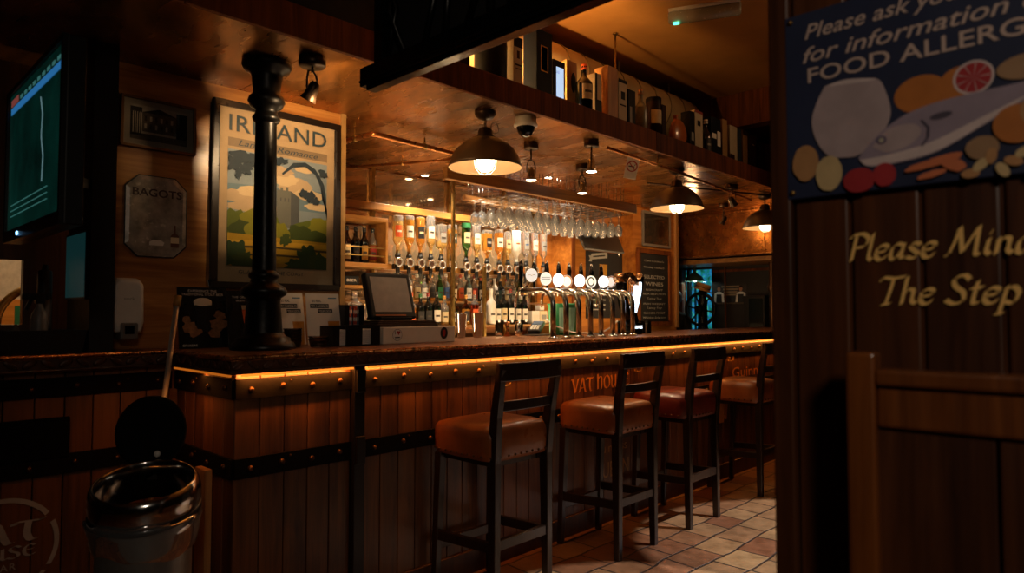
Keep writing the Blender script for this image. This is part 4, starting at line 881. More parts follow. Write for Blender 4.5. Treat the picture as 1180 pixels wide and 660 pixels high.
# standing bottles: low shelf (wines and spirits) and the step behind them
random.seed(21)
low = [ # column, r, h, glass, liquid, fill, label, cap, words
 (462, .037, .27, G_CLEAR, G_AMB, .7, 'cream', BLACK, 'amber bottle with a cream label just right of the till'),
 (474, .036, .26, G_CLEAR, G_ORG, .8, 'orange', LB['orange'], 'orange liqueur bottle with an orange label'),
 (484.5, .035, .25, G_DK, None, .8, 'black', LB['green'], 'black bottle with a green cap'),
 (493.5, .035, .26, G_DK, None, .8, 'black', LB['red'], 'black bottle with a red cap'),
 (503, .038, .27, G_DK, None, .8, 'white', BLACK, 'dark bottle with a white label right of the capped pair'),
 (512, .036, .24, G_CLEAR, G_PALE, .7, 'cream', GOLD, 'gold bottle with a cream label and gold cap'),
 (524, .036, .23, G_BRN, None, .8, 'grey', BLACK, 'short brown bottle behind the slim shaker tin'),
 (537, .034, .25, G_BRN, G_AMB, .8, 'black', GOLD, 'brown bottle with a gold cap between the shaker tins'),
 (547, .034, .29, G_CLEAR, G_RED, .9, 'orange', LB['orange'], 'red aperitif bottle with an orange cap'),
 (556, .036, .24, G_CLEAR, None, .8, 'white', BLACK, 'clear bottle with a white label and black cap'),
 (566, .040, .31, G_FROST, None, .8, 'white', PAPER, 'white frosted bottle beside the wines'),
 (573, .036, .30, G_DK, None, .8, 'white', BLACK, 'first dark wine bottle from the left with a white label'),
 (580, .037, .31, G_DK, None, .8, 'cream', BLACK, 'dark wine bottle with a cream label'),
 (588, .038, .31, G_DK, None, .8, 'white', LB['red'], 'dark wine bottle with a broad white label and red capsule'),
 (596, .037, .30, G_DK, None, .8, 'white', LB['green'], 'dark wine bottle with a green capsule'),
 (604, .037, .30, G_DK, None, .8, 'white', GOLD, 'dark wine bottle with a gold capsule, last of the wines')]
for px, r, h, g, l, f, lb, cp, words in low:
    y = 4.2+random.uniform(-.015, .015); bottle('standing_bottle', words+' on the low shelf', (px2x(px, y), y, 1.2155), r, h, g, l, f, lb, None, cp, 'bottles on the low shelf', labz=(.12, .46))
for j, (px, words) in enumerate(((613, 'small white carton at the right end of the low shelf'), (622, 'white carton with a box on top of it on the low shelf'))):
    x = px2x(px, 4.2); t = thing('carton', words, 'carton', (x, 4.2, 1.2155), 'cartons on the low shelf'); m = MB(); m.box((x-.05, 4.15, 1.2155), (x+.05, 4.26, 1.335)); m.build('box', CREAM if j else PAPER, t, bevel=.003)
    m = MB(); m.box((x-.035, 4.1485, 1.25), (x+.035, 4.15, 1.30)); m.build('label', LB['grey' if j else 'white'], t)
    if j: m = MB(); m.box((x-.03, 4.17, 1.336), (x+.03, 4.23, 1.385)); m.build('lid_box', PAPER, t, bevel=.003)
up = [('white', 'amber', G_CLEAR, G_AMB, BLACK), ('cream', 'pale gold', G_CLEAR, G_PALE, PAPER), ('white', 'clear', G_CLEAR, None, BLACK), ('black', 'amber', G_CLEAR, G_AMB, GOLD), ('green', 'green', G_GRN, None, LB['green']), ('blue', 'clear', G_CLEAR, None, PAPER),
      ('cream', 'brown', G_BRN, None, BLACK), ('orange', 'orange', G_CLEAR, G_ORG, LB['orange']), ('white', 'blue-tinted', G_BLUE, None, PAPER), ('red', 'clear', G_CLEAR, None, LB['red']), ('white', 'black', G_DK, None, LB['orange']), ('gold', 'amber', G_CLEAR, G_AMB, BLACK),
      ('white', 'frosted', G_FROST, None, PAPER), ('teal', 'dark', G_DK, None, GOLD), ('cream', 'gold', G_CLEAR, G_PALE, LB['red']), ('grey', 'clear', G_CLEAR, None, BLACK), ('white', 'dark green', G_GRN, None, BLACK), ('cream', 'red', G_CLEAR, G_RED, BLACK)]
x = px2x(470, 4.39)
for i, (lb, w, g, l, cp) in enumerate(up):
    r = random.uniform(.03, .036)
    bottle('standing_bottle', '%s bottle with a %s label, %s from the till on the step shelf' % (w, lb, ORD[i]), (x, 4.39+random.uniform(-.01, .01), 1.4155), r, random.uniform(.205, .235), g, l, random.uniform(.5, .9), lb, None, cp, 'bottles on the step shelf', labz=(.12, .5))
    x += .0785+random.uniform(.0, .006)
# open bottle shelf at the left, behind the till
t = thing('wall_shelf', 'small open wooden bottle shelf with brass rails left of the hanging bottles', 'shelf', (2.7, 4.35, 1.66))
m = MB(); m.box((2.18, 4.22, 1.655), (3.02, 4.465, 1.685)); m.build('board', SHELFW, t, bevel=.003); m = MB(); m.box((2.18, 4.22, 2.0), (3.02, 4.465, 2.03)); m.build('top_board', SHELFW, t, bevel=.003)
for xx in (2.19, 3.01): m = MB(); m.box((xx-.01, 4.22, 1.685), (xx+.01, 4.465, 2.0)); m.build('side', SHELFW, t, bevel=.002)
for zz_ in (1.74, 1.80): m = MB(); m.cyl((2.2, 4.228, zz_), (3.0, 4.228, zz_), .005, n=8); m.build('rail', BRASS, t)
for i, (xx, g, l, lb, w) in enumerate(((2.64, G_DK, None, 'white', 'black bottle with a white label at the left of'), (2.725, G_BRN, None, 'cream', 'brown bottle with a cream label on'), (2.80, G_DK, None, 'black', 'all black bottle on'), (2.875, G_DK, None, 'gold', 'dark bottle with a yellow label on'), (2.95, G_CLEAR, G_AMB, 'red', 'amber bottle with a red label on'))):
    bottle('standing_bottle', w+' the small brass-railed shelf', (xx, 4.32, 1.686), .034, .27, g, l, .8, lb, None, BLACK, 'bottles on the brass-railed shelf', labz=(.1, .5))
t = thing('tag_rail', 'narrow shelf edge carrying two black name tags below the railed shelf', 'shelf', (2.5, 4.3, 1.52)); m = MB(); m.box((2.1, 4.25, 1.50), (3.02, 4.465, 1.52)); m.build('board', SHELFW, t)
for xx, tx in ((2.72, 'BEER'), (2.88, 'PORT')):
    m = MB(); m.box((xx-.06, 4.244, 1.525), (xx+.06, 4.25, 1.585)); p = m.build('name_tag', BLACK, t); F = frame((xx, 4.2435, 1.545), (1, 0, 0), (0, 0, 1)); m = MB(); put_text(m, tx, F, 0, 0, .02, 0, .0006, width=.08, align='CENTER'); m.build('lettering', INK, p)
for xx, h, lab in ((2.72, .27, 'tall clear carafe behind the straw box'), (2.85, .22, 'short clear carafe left of the till screen')):
    bottle('carafe', lab, (xx, 4.2, 1.2155), .05, h, G_CLEAR, None, .8, None, None, None, 'carafes behind the straws')

# ------------------------------------------------------------------ hanging glass rack
t = thing('glass_rack', 'wooden fronted rack of steel rails hanging over the bar', 'glass rack', (4.25, 3.6, 2.2), None)
m = MB(); m.box((3.06, 3.585, 2.255), (5.42, 3.63, 2.345)); m.build('front_beam', W_BEAM, t, bevel=.005)
m = MB(); m.box((3.72, 4.13, 2.25), (5.42, 4.16, 2.29)); m.build('rear_beam', W_BEAM, t)
RX = [3.79+.115*i for i in range(14)]
for xx in [x+s*.021 for x in RX for s in (-1, 1)]:
    m = MB(); m.bar((xx, 3.60, 2.2335), (xx, 4.16, 2.2335), .016, .005); m.bar((xx, 3.66, 2.237), (xx, 3.66, 2.46), .006, .006); m.bar((xx, 4.14, 2.237), (xx, 4.14, 2.46), .006, .006); m.build('rail', CHROME, t)
m = MB(); m.box((4.5, 4.165, 2.26), (5.4, 4.172, 2.275)); m.build('blue_strip', emit('blue_led', (.12, .38, 1), 7), t)['label'] = 'glowing blue light strip at the back of the rack'
g0 = None; random.seed(5)
for i, xx in enumerate(RX):
    for j in range(5):
        yy = 3.70+.098*j+random.uniform(-.006, .006); lab = 'stemmed wine glass hanging upside down in the rack above the taps'
        if g0 is None:
            g0 = thing('hanging_wine_glass', lab, 'wine glass', (xx, yy, 2.04), 'hanging wine glasses')
            m = MB(); m.lathe([(.028, 2.04), (.036, 2.075), (.037, 2.10), (.03, 2.128), (.012, 2.145), (.005, 2.152)], (xx, yy, 0), 14)
            m.lathe([(.0265, 2.04), (.0345, 2.075), (.0355, 2.10), (.0285, 2.126), (.010, 2.142), (1e-4, 2.143)], (xx, yy, 0), 14); m.lathe([(.0265, 2.04), (.028, 2.04)], (xx, yy, 0), 14); m.build('bowl', THINGLASS, g0, flip=True)
            m = MB(); m.lathe([(.005, 2.152), (.0035, 2.17), (.0035, 2.225), (.006, 2.236)], (xx, yy, 0), 8); m.build('stem', THINGLASS, g0)
            m = MB(); m.lathe([(1e-4, 2.2365), (.006, 2.236), (.032, 2.2405), (.032, 2.242), (1e-4, 2.245)], (xx, yy, 0), 14); m.build('foot', THINGLASS, g0)
        else: copy_tree(g0, (xx+random.uniform(-.004, .004), yy, 2.04))
# ------------------------------------------------------------------ cartons and bottles standing on the canopy
YC, ZC = 2.68, 2.5705
def px2z(px, py, y):
    u = (px-590)/FPX; v = (330-py)/FPX; cp, sp = math.cos(PITCH), math.sin(PITCH)
    dy = math.sin(YAW)*cp-v*math.sin(YAW)*sp-u*math.cos(YAW); return H_EYE+y/dy*(sp+v*cp)
def carton(p0, p1, top, body, label, parts=(), depth=.1, y=YC, name='whisky_carton'):
    """upright carton between image columns p0 and p1 of the shelf; parts draw on its front"""
    x0, x1 = px2x(p0, y-depth/2), px2x(p1, y-depth/2); h = top-ZC
    t = thing(name, label, 'carton', ((x0+x1)/2, y, ZC), 'cartons and bottles on top of the canopy')
    m = MB(); m.box((x0, y-depth/2, ZC), (x1, y+depth/2, ZC+h)); m.build('box', body, t, bevel=.003)
    F = frame((x0, y-depth/2-.0005, ZC), (1, 0, 0), (0, 0, 1)); w = x1-x0
    for nm, mt, pts in parts:
        m = MB(); flat(m, pts, F, .0008, 0, w, h); m.build(nm, mt, t)
    return t, F, w, h
R4 = lambda a, b, c, d: [(a, b), (c, b), (c, d), (a, d)]
NAVY = mat('navy_card', '#10151e', .5, 0, .1, spec=.1); CHAR = mat('charcoal_card', '#141312', .45, 0, .1, spec=.1); BISC = mat('biscuit_card', '#96703e', .55, 0, .1); DKBR = mat('brown_card', '#2e180c', .5, 0, .15, spec=.1); WHC = mat('ivory_card', '#b8a98c', .55, 0, .08); STEELB = mat('slate_card', '#323c46', .5, 0, .1, spec=.1); DRED = mat('wine_card', '#320c08', .5, 0, .1, spec=.1)
carton(529, 541, 2.83, DRED, 'dark red carton at the left end of the canopy shelf, half behind the black beam')
cx_, r_ = px2x(565, 2.70), .1
t = thing('round_canister', 'wide black round-topped canister beside the black hanging beam', 'canister', (cx_, 2.70, ZC), 'cartons and bottles on top of the canopy')
m = MB(); m.lathe([(1e-4, ZC), (.09, ZC), (.093, ZC+.01), (.093, 2.86), (.088, 2.872), (.05, 2.89), (1e-4, 2.895)], (cx_, 2.70, 0), 32); m.build('body', CHAR, t); m = MB(); m.lathe([(.094, 2.80), (.0945, 2.81), (.094, 2.82)], (cx_, 2.70, 0), 32); m.build('lid_seam', DKBR, t)
t, F, w, h = carton(592, 602.5, 2.895, WHC, 'ivory carton with a dark top and a small crest beside the black canister', (('top_band', CHAR, R4(0, .82, 1, 1)), ('crest', DKBR, R4(.35, .62, .65, .76))))
m = MB(); flat(m, R4(.15, .49, .85, .52), F, .001, 0, w, h); flat(m, R4(.2, .43, .8, .445), F, .001, 0, w, h); m.build('printed_lines', DKBR, t)
t, F, w, h = carton(619, 637, 3.0, NAVY, 'tallest carton, navy with a gold-framed panel', (('gold_frame', GOLD, R4(.25, .42, .72, .78)), ('panel', NAVY, R4(.29, .435, .68, .765))), .11)
t, F, w, h = carton(638.5, 652, 2.87, CHAR, 'short black display box with a lit pale-blue window', (('window', emit('display_window', (.42, .58, .8), .55), R4(.22, .1, .86, .86)), ('shelf_line', CHAR, R4(.22, .72, .5, .78))), .06)
t, F, w, h = carton(654, 666, 2.935, BISC, 'biscuit-coloured carton with a black oval behind the lit display box', (), .09, 2.75); m = MB(); flat(m, ell(w*.62, h*.62, w*.24, h*.18, 20), F, .001); m.build('oval', CHAR, t)
x = px2x(674, 2.64); bottle('whisky_bottle', 'round-shouldered dark bottle with a red capsule on the canopy', (x, 2.64, ZC), .055, .335, G_DK, None, .8, 'cream', None, LB['orange'], 'cartons and bottles on top of the canopy', labz=(.3, .6), neck=.3)
carton(687, 694.5, 2.885, WHC, 'half dark half pale carton right of the red-capped bottle', (('dark_half', CHAR, R4(0, .0, 1, .45)), ('dark_edge', CHAR, R4(.0, .45, .3, 1))), .08)
carton(702, 713.5, 2.965, W_TAN, 'plain tall wooden bottle box in the middle of the canopy row', (), .11, name='wooden_bottle_box')
t, F, w, h = carton(714, 724, 2.915, WHC, 'ivory carton with a small dark stag emblem', (('lid', CHAR, R4(0, .93, 1, 1)), ('emblem', CHAR, R4(.3, .6, .75, .76))), .08); m = MB(); flat(m, R4(.15, .47, .85, .5), F, .001, 0, w, h); m.build('printed_lines', DKBR, t)
carton(725.5, 734, 2.87, CHAR, 'slim black carton left of the corked glass bottle', (('grey_panel', LB['grey'], R4(.2, .2, .5, .6)),), .08)
x = px2x(740, 2.66); bottle('glass_bottle', 'tall frosted glass bottle with a cork on the canopy', (x, 2.66, ZC), .047, .34, mat('smoked_frost', '#86806e', .25, 0, .1), None, .8, None, None, W_TAN, 'cartons and bottles on top of the canopy', neck=.33)
x = px2x(755, 2.68); t = thing('round_tube', 'dark round bottle tube with a cream label and black lid', 'tube', (x, 2.68, ZC), 'cartons and bottles on top of the canopy')
m = MB(); m.lathe([(1e-4, ZC), (.056, ZC), (.056, 2.87)], (x, 2.68, 0), 24); m.build('tube', DKBR, t); m = MB(); m.lathe([(.058, 2.865), (.058, 2.893), (.054, 2.898), (1e-4, 2.898)], (x, 2.68, 0), 24); m.build('lid', CHAR, t)
m = MB(); K = 10
for j in range(K): s0, s1 = -2.9+2*j/K, -2.9+2*(j+1)/K; m.poly([(x+.057*math.cos(s), 2.68+.057*math.sin(s), z) for s, z in ((s0, 2.70), (s1, 2.70), (s1, 2.80), (s0, 2.80))])
m.build('label', LB['cream'], t)
carton(765, 769.5, 2.86, DKBR, 'slim dark carton between the round tube and the orange flask', (), .08)
x = px2x(783, 2.66); t = thing('round_flask', 'round flat orange stoneware flask leaning on the canopy', 'flask', (x, 2.66, ZC), 'cartons and bottles on top of the canopy')
m = MB(); M = Matrix.Rotation(.25, 4, 'Y') @ Matrix.Diagonal((.95, .34, 1.0, 1)); m.ball((x, 2.66, ZC+.115), .12, 12, 0, (1, 1, 1), M); m.build('body', mat('orange_glaze', '#b8622a', .3, 0, .2, 8, coat=.4), t); m = MB(); m.lathe([(.02, ZC+.22), (.018, ZC+.25), (.022, ZC+.255), (1e-4, ZC+.258)], (x-.03, 2.66, 0), 12); m.build('neck', MATS['orange_glaze'], t)
carton(797, 802.5, 2.9, CHAR, 'narrow black carton right of the orange flask', (('grey_label', LB['grey'], R4(.3, .3, .8, .5)),), .08)
t, F, w, h = carton(803, 812, 2.93, WHC, 'white carton with a red top right of the orange flask', (('red_top', LB['red'], R4(0, .94, 1, 1)), ('emblem', CHAR, R4(.3, .66, .7, .78))), .07)
x = px2x(815.5, 2.66); bottle('whisky_bottle', 'black bottle with a white neck label towards the far end of the canopy', (x, 2.66, ZC), .04, .32, G_DK, None, .8, 'black', 'grey', PAPER, 'cartons and bottles on top of the canopy')
carton(822, 833, 2.925, NAVY, 'navy carton with two white labels towards the far end', (('left_label', PAPER, R4(.05, .5, .5, .62)), ('right_label', PAPER, R4(.6, .35, .95, .7))), .1)
carton(835, 840.5, 2.95, BISC, 'slim biscuit carton right of the navy one', (), .08)
carton(843.5, 852, 2.925, WHC, 'cream carton with a brown foot towards the far end', (('brown_foot', DKBR, R4(0, 0, .6, .3)),), .08)
carton(853, 857, 2.925, STEELB, 'thin slate-blue carton towards the far end', (('orange_foot', LB['orange'], R4(0, 0, 1, .15)),), .08)
carton(858.5, 864, 2.93, BISC, 'slim tan carton between slate-blue and brown', (('dark_top', DKBR, R4(0, .88, 1, 1)),), .08)
carton(865.5, 874, 2.915, DKBR, 'plain dark brown carton near the far end', (('small_mark', LB['cream'], R4(.4, .72, .7, .75)),), .1)
carton(876, 882, 2.88, CHAR, 'black carton last but one at the far end', (), .08); carton(883.5, 890, 2.89, DRED, 'dark red carton at the far end of the canopy by the partition', (), .08)

# duct, rod and emergency light under the upper ceiling
DM = mat('duct_canvas', '#b09468', .55, 0, .1, 8)
t = thing('air_duct', 'long round canvas air duct running above the bottles', 'duct', (3.9, 3.28, 2.93))
m = MB(); pts = []; rs = []; n = 96
for i in range(n+1): pts.append((1.98+i*(5.72-1.98)/n, 3.28, 3.13)); rs.append(.2)
pts = [(1.97, 3.28, 3.13)]+pts+[(5.76, 3.28, 3.13), (5.775, 3.28, 3.13)]; rs = [.185]+rs+[.18, .12]; m.tube(pts, rs, 28)
for xx in (2.5, 3.6, 4.7, 5.5): m.bar((xx, 3.28, 3.31), (xx, 3.28, 3.45), .03, .004, 1)
for k in range(16):
    xx = 2.15+k*.235; m.tube([(xx, 3.28+.2025*math.cos(a), 3.13+.2025*math.sin(a)) for a in [2*PI*i/28 for i in range(29)]], .005, 6, 1, caps=False)
m.build('tube', [DM, mat('duct_hoop', '#6a5232', .5, .2, .1)], t)
m = MB(); m.cyl((4.21, 2.97, 2.572), (4.21, 2.97, 3.45), .007, n=8); m.cyl((4.21, 2.97, 3.44), (4.21, 2.97, 3.45), .02, n=10); tag(m.build('hanger_rod', BRASS), 'thin bright threaded rod rising from the canopy to the ceiling', 'rod')
t = thing('emergency_light', 'long clear emergency light fitting on the ochre ceiling', 'light fitting', (4.1, 2.3, 3.39))
R = Matrix.Translation((4.27, 2.26, 3.45)) @ Matrix.Rotation(math.radians(-66), 4, 'Z')
m = MB(); m.box((-.24, -.06, -.02), (.24, .06, 0), 0, R); m.build('base', GREYW, t, bevel=.004)
m = MB(); m.tube([R @ V(-.245, 0, -.045), R @ V(-.23, 0, -.045), R @ V(.23, 0, -.045), R @ V(.245, 0, -.045)], [.035, .05, .05, .035], 14); m.build('cover', mat('milky_cover', '#b8ae98', .25, 0, .05, trans=.35), t)
m = MB(); m.box((-.21, -.03, -.1), (-.17, .0, -.093), 0, R); m.build('indicator', emit('green_led', (.1, 1, .55), 1.5), t)

# ------------------------------------------------------------------ pendant lamps
BULB = emit('bulb_glow', (1, .80, .52), 12)
SHADE_OUT = mat('shade_enamel', '#4a3826', .42, .2, .2, 10)
SHADE_IN = mat('shade_inside', '#b08c60', .55, 0, .05)
def lamp(x, y, label, proto=[None]):
    if proto[0]: return copy_tree(proto[0], (x, y, 2.46), label)
    t = thing('pendant_lamp', label, 'pendant lamp', (x, y, 2.46), 'dome pendant lamps over the bar'); proto[0] = t
    m = MB(); m.lathe([(1e-4, 2.46), (.062, 2.46), (.06, 2.445), (.045, 2.425), (.02, 2.415), (1e-4, 2.413)], (x, y, 0), 24); m.build('ceiling_rose', BRONZE, t)
    m = MB(); 
    for k in range(4):
        zc = 2.403-k*.02; m.tube([(x+(.007*math.cos(a) if k % 2 else 0), y+(0 if k % 2 else .007*math.cos(a)), zc+.014*math.sin(a)) for a in [2*PI*i/10 for i in range(11)]], .0028, 5, caps=False)
    m.tube([(x+.055+.03*math.cos(a), y-.02, 2.375+.032*math.sin(a)) for a in [2*PI*i/20 for i in range(21)]], .0025, 5, caps=False); m.build('chain', BRONZE, t)
    m = MB(); m.lathe([(.008, 2.373), (.03, 2.368), (.042, 2.353), (.044, 2.328), (.05, 2.323), (.05, 2.313), (.045, 2.308), (.055, 2.298)], (x, y, 0), 24); m.build('cap', BRONZE, t)
    out = [(.05, 2.311), (.085, 2.302), (.125, 2.280), (.165, 2.243), (.192, 2.200), (.205, 2.158), (.213, 2.140)]
    m = MB(); m.lathe(out, (x, y, 0), 48, 0); m.lathe([(r-.005, z-.003) for r, z in out[:-1]]+[(.2085, 2.140)], (x, y, 0), 48, 1); m.lathe([(.213, 2.140), (.2085, 2.140)], (x, y, 0), 48, 0)
    m.build('shade', [SHADE_OUT, SHADE_IN], t, flip=False)
    m = MB(); m.lathe([(1e-4, 2.118), (.026, 2.122), (.042, 2.136), (.052, 2.166), (.054, 2.196), (.048, 2.222), (.034, 2.238), (.026, 2.246)], (x, y, 0), 20); m.build('bulb', BULB, t)
    m = MB(); m.lathe([(.028, 2.243), (.03, 2.243), (.03, 2.303), (.02, 2.308)], (x, y, 0), 16); m.build('socket', BRONZE, t)
    m = MB()
    for k in range(3):
        a = PI*k/3+.3; c, s = math.cos(a), math.sin(a); m.tube([(x+c*r, y+s*r, z) for r, z in ((.06, 2.263), (.066, 2.198), (.058, 2.138), (.032, 2.106), (0, 2.100), (-.032, 2.106), (-.058, 2.138), (-.066, 2.198), (-.06, 2.263))], .0025, 5)
    m.tube([(x+.066*math.cos(a), y+.066*math.sin(a), 2.198) for a in [2*PI*i/20 for i in range(21)]], .0025, 5, caps=False); m.build('bulb_cage', CHROME, t); return t
lamp(2.64, 2.76, 'dome pendant lamp nearest, above the nearest stool'); lamp(4.75, 2.77, 'dome pendant lamp left of the wine blackboard'); lamp(6.42, 2.78, 'dome pendant lamp farthest away, cut by the partition')

# spotlights, camera dome, sign, pipes on the canopy ceiling
SPOTGLOW = emit('spot_glow', (1, .86, .66), 14); SPOTOFF = mat('dark_lens', '#1a1614', .1, 0, .05)
def spot(x, y, zf, label, lit, ang=0, tilt=0, rose=.05):
    t = thing('spotlight', label, 'spotlight', (x, y, 2.46), 'gimbal spotlights under the canopy')
    m = MB(); m.lathe([(1e-4, 2.46), (rose, 2.46), (rose, 2.425), (rose*.9, 2.418), (1e-4, 2.418)], (x, y, 0), 20); m.cyl((x, y, 2.42), (x, y, zf+.13), .006, n=8); m.build('ceiling_rose', BRONZE, t)
    c, s = math.cos(ang), math.sin(ang); m = MB(); m.tube([(x+c*q, y+s*q, zf+z) for q, z in ((-.04, .045), (-.042, .09), (-.03, .125), (0, .138), (.03, .125), (.042, .09), (.04, .045))], .005, 6); m.build('bracket', BRONZE, t)
    R = Matrix.Translation((x, y, zf+.045)) @ Matrix.Rotation(ang, 4, 'Z') @ Matrix.Rotation(tilt, 4, 'X')
    m = MB(); m.lathe([(1e-4, .045), (.018, .04), (.024, .02), (.028, -.02), (.037, -.045), (.036, -.047), (.03, -.04), (1e-4, -.036)], (0, 0, 0), 20, 0, None)
    m.v = [R @ p for p in m.v]; m.build('can', CHROME if lit else BRONZE, t)
    m = MB(); m.poly([R @ V(.033*math.cos(a), .033*math.sin(a), -.0465) for a in [2*PI*i/20 for i in range(20)]]); m.build('lens', SPOTGLOW if lit else SPOTOFF, t)
    if lit:
        l = bpy.data.lights.new('spot_beam', 'SPOT'); l.energy = lit; l.color = (1, .72, .42); l.spot_size = math.radians(95); l.spot_blend = .6; l.shadow_soft_size = .03
        o = bpy.data.objects.new('spot_beam', l); COL.objects.link(o); o.location = R @ V(0, 0, -.06); o.rotation_euler = R.to_euler()
    return t
spot(3.344, 3.05, 2.21, 'lit spotlight in front of the near end of the glass rack', 14)
spot(3.577, 2.72, 2.255, 'lit spotlight closest to the canopy edge, above the glass rack', 14, .6)
spot(4.115, 3.218, 2.24, 'lit spotlight hanging over the middle of the glass rack', 14)
spot(1.53, 2.72, 2.265, 'unlit spotlight tilted down beside the iron column', 0, .5, .5, .06); spot(5.71, 2.77, 2.27, 'unlit spotlight right of the second pendant lamp', 0, 1.2, -.6); spot(6.6, 3.3, 2.24, 'unlit spotlight before the copper bulkhead', 0, .3, .5)
for i, (x, y) in enumerate(((3.514, 4.40), (4.3, 3.72), (4.35, 3.3))):
    t = thing('downlight', 'small round recessed downlight over the %s' % ('bottles', 'glass rack', 'taps')[i], 'downlight', (x, y, 2.455), 'recessed downlights'); m = MB(); m.lathe([(.045, 2.46), (.045, 2.455), (.034, 2.454), (.03, 2.458)], (x, y, 0), 20); m.build('ring', CHROME, t)
    m = MB(); m.poly([(x+.031*math.cos(a), y+.031*math.sin(a), 2.4565) for a in [2*PI*k/16 for k in range(16)]]); m.build('lens', SPOTGLOW, t)
t = thing('dome_camera', 'white and black dome security camera under the canopy', 'security camera', (2.88, 2.67, 2.46)); m = MB(); m.lathe([(1e-4, 2.46), (.064, 2.46), (.064, 2.425), (.07, 2.42), (.07, 2.408), (.056, 2.402)], (2.88, 2.67, 0), 32); m.build('base', GREYW, t)
m = MB(); m.lathe([(.054*math.cos(a), 2.405-.062*math.sin(a)) for a in [PI/2*i/8 for i in range(8)]]+[(1e-4, 2.343)], (2.88, 2.67, 0), 32); m.build('dome', GLOSSBLACK, t)
t = thing('no_smoking_sign', 'small white no-smoking sign hanging tilted under the canopy', 'sign', (4.10, 2.75, 2.28)); n_ = V(-.83, -.55, 0); ux = V(0, 0, 1).cross(n_).normalized(); uy = (V(0, 0, 1)+ux*.22).normalized(); ux = (ux-V(0, 0, 1)*.22).normalized()
F = frame(V(4.095, 2.75, 2.37), ux, uy); m = MB(); m.prism([F @ V(a, b_, 0) for a, b_ in ((-.045, -.085), (.045, -.085), (.045, .085), (-.045, .085))], F.to_3x3() @ V(0, 0, -.004)); m.build('board', PAPER, t)
m = MB(); o_ = ell(0, .005, .04, .04, 28); q = ell(0, .005, .032, .032, 28)
for k in range(28): flat(m, [o_[k], o_[(k+1) % 28], q[(k+1) % 28], q[k]], F, .0008, 0)
flat(m, [(-.026, .027), (-.021, .031), (.027, -.017), (.022, -.021)], F, .001, 0); flat(m, [(-.025, .0), (.018, .0), (.018, .008), (-.025, .008)], F, .0006, 1); flat(m, [(.018, .012), (.024, .02), (.02, .026), (.016, .016)], F, .0006, 1); m.build('symbol', [MATS['red_print'], INKD], t)
m = MB(); m.cyl((4.09, 2.755, 2.45), (4.09, 2.755, 2.46), .008, n=8); m.cyl((4.09, 2.755, 2.445), (4.085, 2.757, 2.455), .004, n=6); m.build('hook', BRASS, t)
def pipe(pts, r, label, m_=COPPIPE, clips=(), name='copper_pipe'):
    t = thing(name, label, 'pipe', pts[0]); m = MB(); P = [V(*p) for p in pts]; q = [P[0]]
    for i in range(1, len(P)-1):
        a, b_, c = P[i-1], P[i], P[i+1]; d = .04
        for k in range(5): s = k/4; u = b_+(a-b_).normalized()*d*(1-s); w = b_+(c-b_).normalized()*d*s; q.append(u.lerp(w, s))
    q.append(P[-1]); m.tube(q, r, 10); m.build('pipe', m_, t)
    for c in clips:
        m = MB(); m.tube([V(*c)+V(0, 0, r), V(*c)+V(0, 0, 2.458-c[2])], .005, 6); m.tube([V(*c)+V(-.012, 0, 0), V(*c)+V(.012, 0, 0)], r+.004, 10)
        m.build('clip', BRASS, t)
pipe([(2.2, 4.3, 2.40), (2.313, 3.775, 2.40), (2.335, 3.42, 2.40), (2.95, 3.46, 2.40), (3.3, 3.48, 2.40)], .017, 'bent copper pipe under the canopy right of the travel poster', clips=((2.32, 3.6, 2.40), (2.75, 3.447, 2.40)))
pipe([(2.7, 4.45, 2.40), (3.10, 3.66, 2.40), (3.1, 3.5, 2.40)], .01, 'thin copper pipe leading back towards the bottles', clips=((2.95, 3.956, 2.40),))
pipe([(3.62, 2.62, 2.405), (4.6, 2.68, 2.405), (6.3, 2.86, 2.405)], .011, 'straight copper pipe along the canopy past the second lamp', clips=((4.3, 2.662, 2.405), (5.6, 2.786, 2.405)))
pipe([(5.0, 3.2, 2.44), (6.6, 2.62, 2.44)], .008, 'thin dark rod slanting across the canopy ceiling at the far end', BRONZE, name='dark_rod')

# ------------------------------------------------------------------ boards and pictures right of the taps
t = thing('tilted_panel', 'grey metal panel tilted under the hanging glasses', 'panel', (5.45, 4.05, 1.92)); F = frame((5.03, 3.90, 1.925), (1, .02, 0), V(.12, .30, .36))
m = MB(); m.prism([F @ V(a, b_, 0) for a, b_ in ((0, 0), (.66, 0), (.73, .38), (.0, .38))], F.to_3x3() @ V(0, 0, -.025)); m.build('panel', mat('grey_metal', '#5a544e', .5, .2, .05), t, bevel=.004)
m = MB(); m.tube([(5.78, 4.17, 2.26), (6.0, 4.22, 2.16), (6.03, 4.222, 2.0), (6.03, 4.225, 1.92)], .008, 6); m.tube([(5.5, 4.17, 2.24), (5.5, 4.25, 2.24)], .012, 8); m.build('bracket', CHROME, t)
BOARD = mat('chalkboard', '#201e1c', .7, 0, .2, 6); CHALK = mat('chalk', '#a8a296', .8, 0, .1, 60)
t = thing('beer_blackboard', 'blackboard with a ribbon and a drawn pint glass behind the tap handles', 'blackboard', (5.8, 4.24, 1.28)); m = MB(); m.box((5.48, 4.238, 1.26), (6.115, 4.2495, 1.95)); m.build('board', BOARD, t)
F = frame((5.50, 4.2375, 1.245), (1, 0, 0), (0, 0, 1)); m = MB()
flat(m, [(.06, .62), (.34, .65), (.34, .71), (.06, .68)], F, .0006); flat(m, [(.02, .6), (.07, .6), (.07, .66), (.02, .66), (.04, .63)], F, .0006); flat(m, [(.09, .645), (.3, .668), (.3, .682), (.09, .659)], F, .001, 1); flat(m, [(.22, .34), (.32, .34), (.34, .58), (.2, .58)], F, .0006, 2)
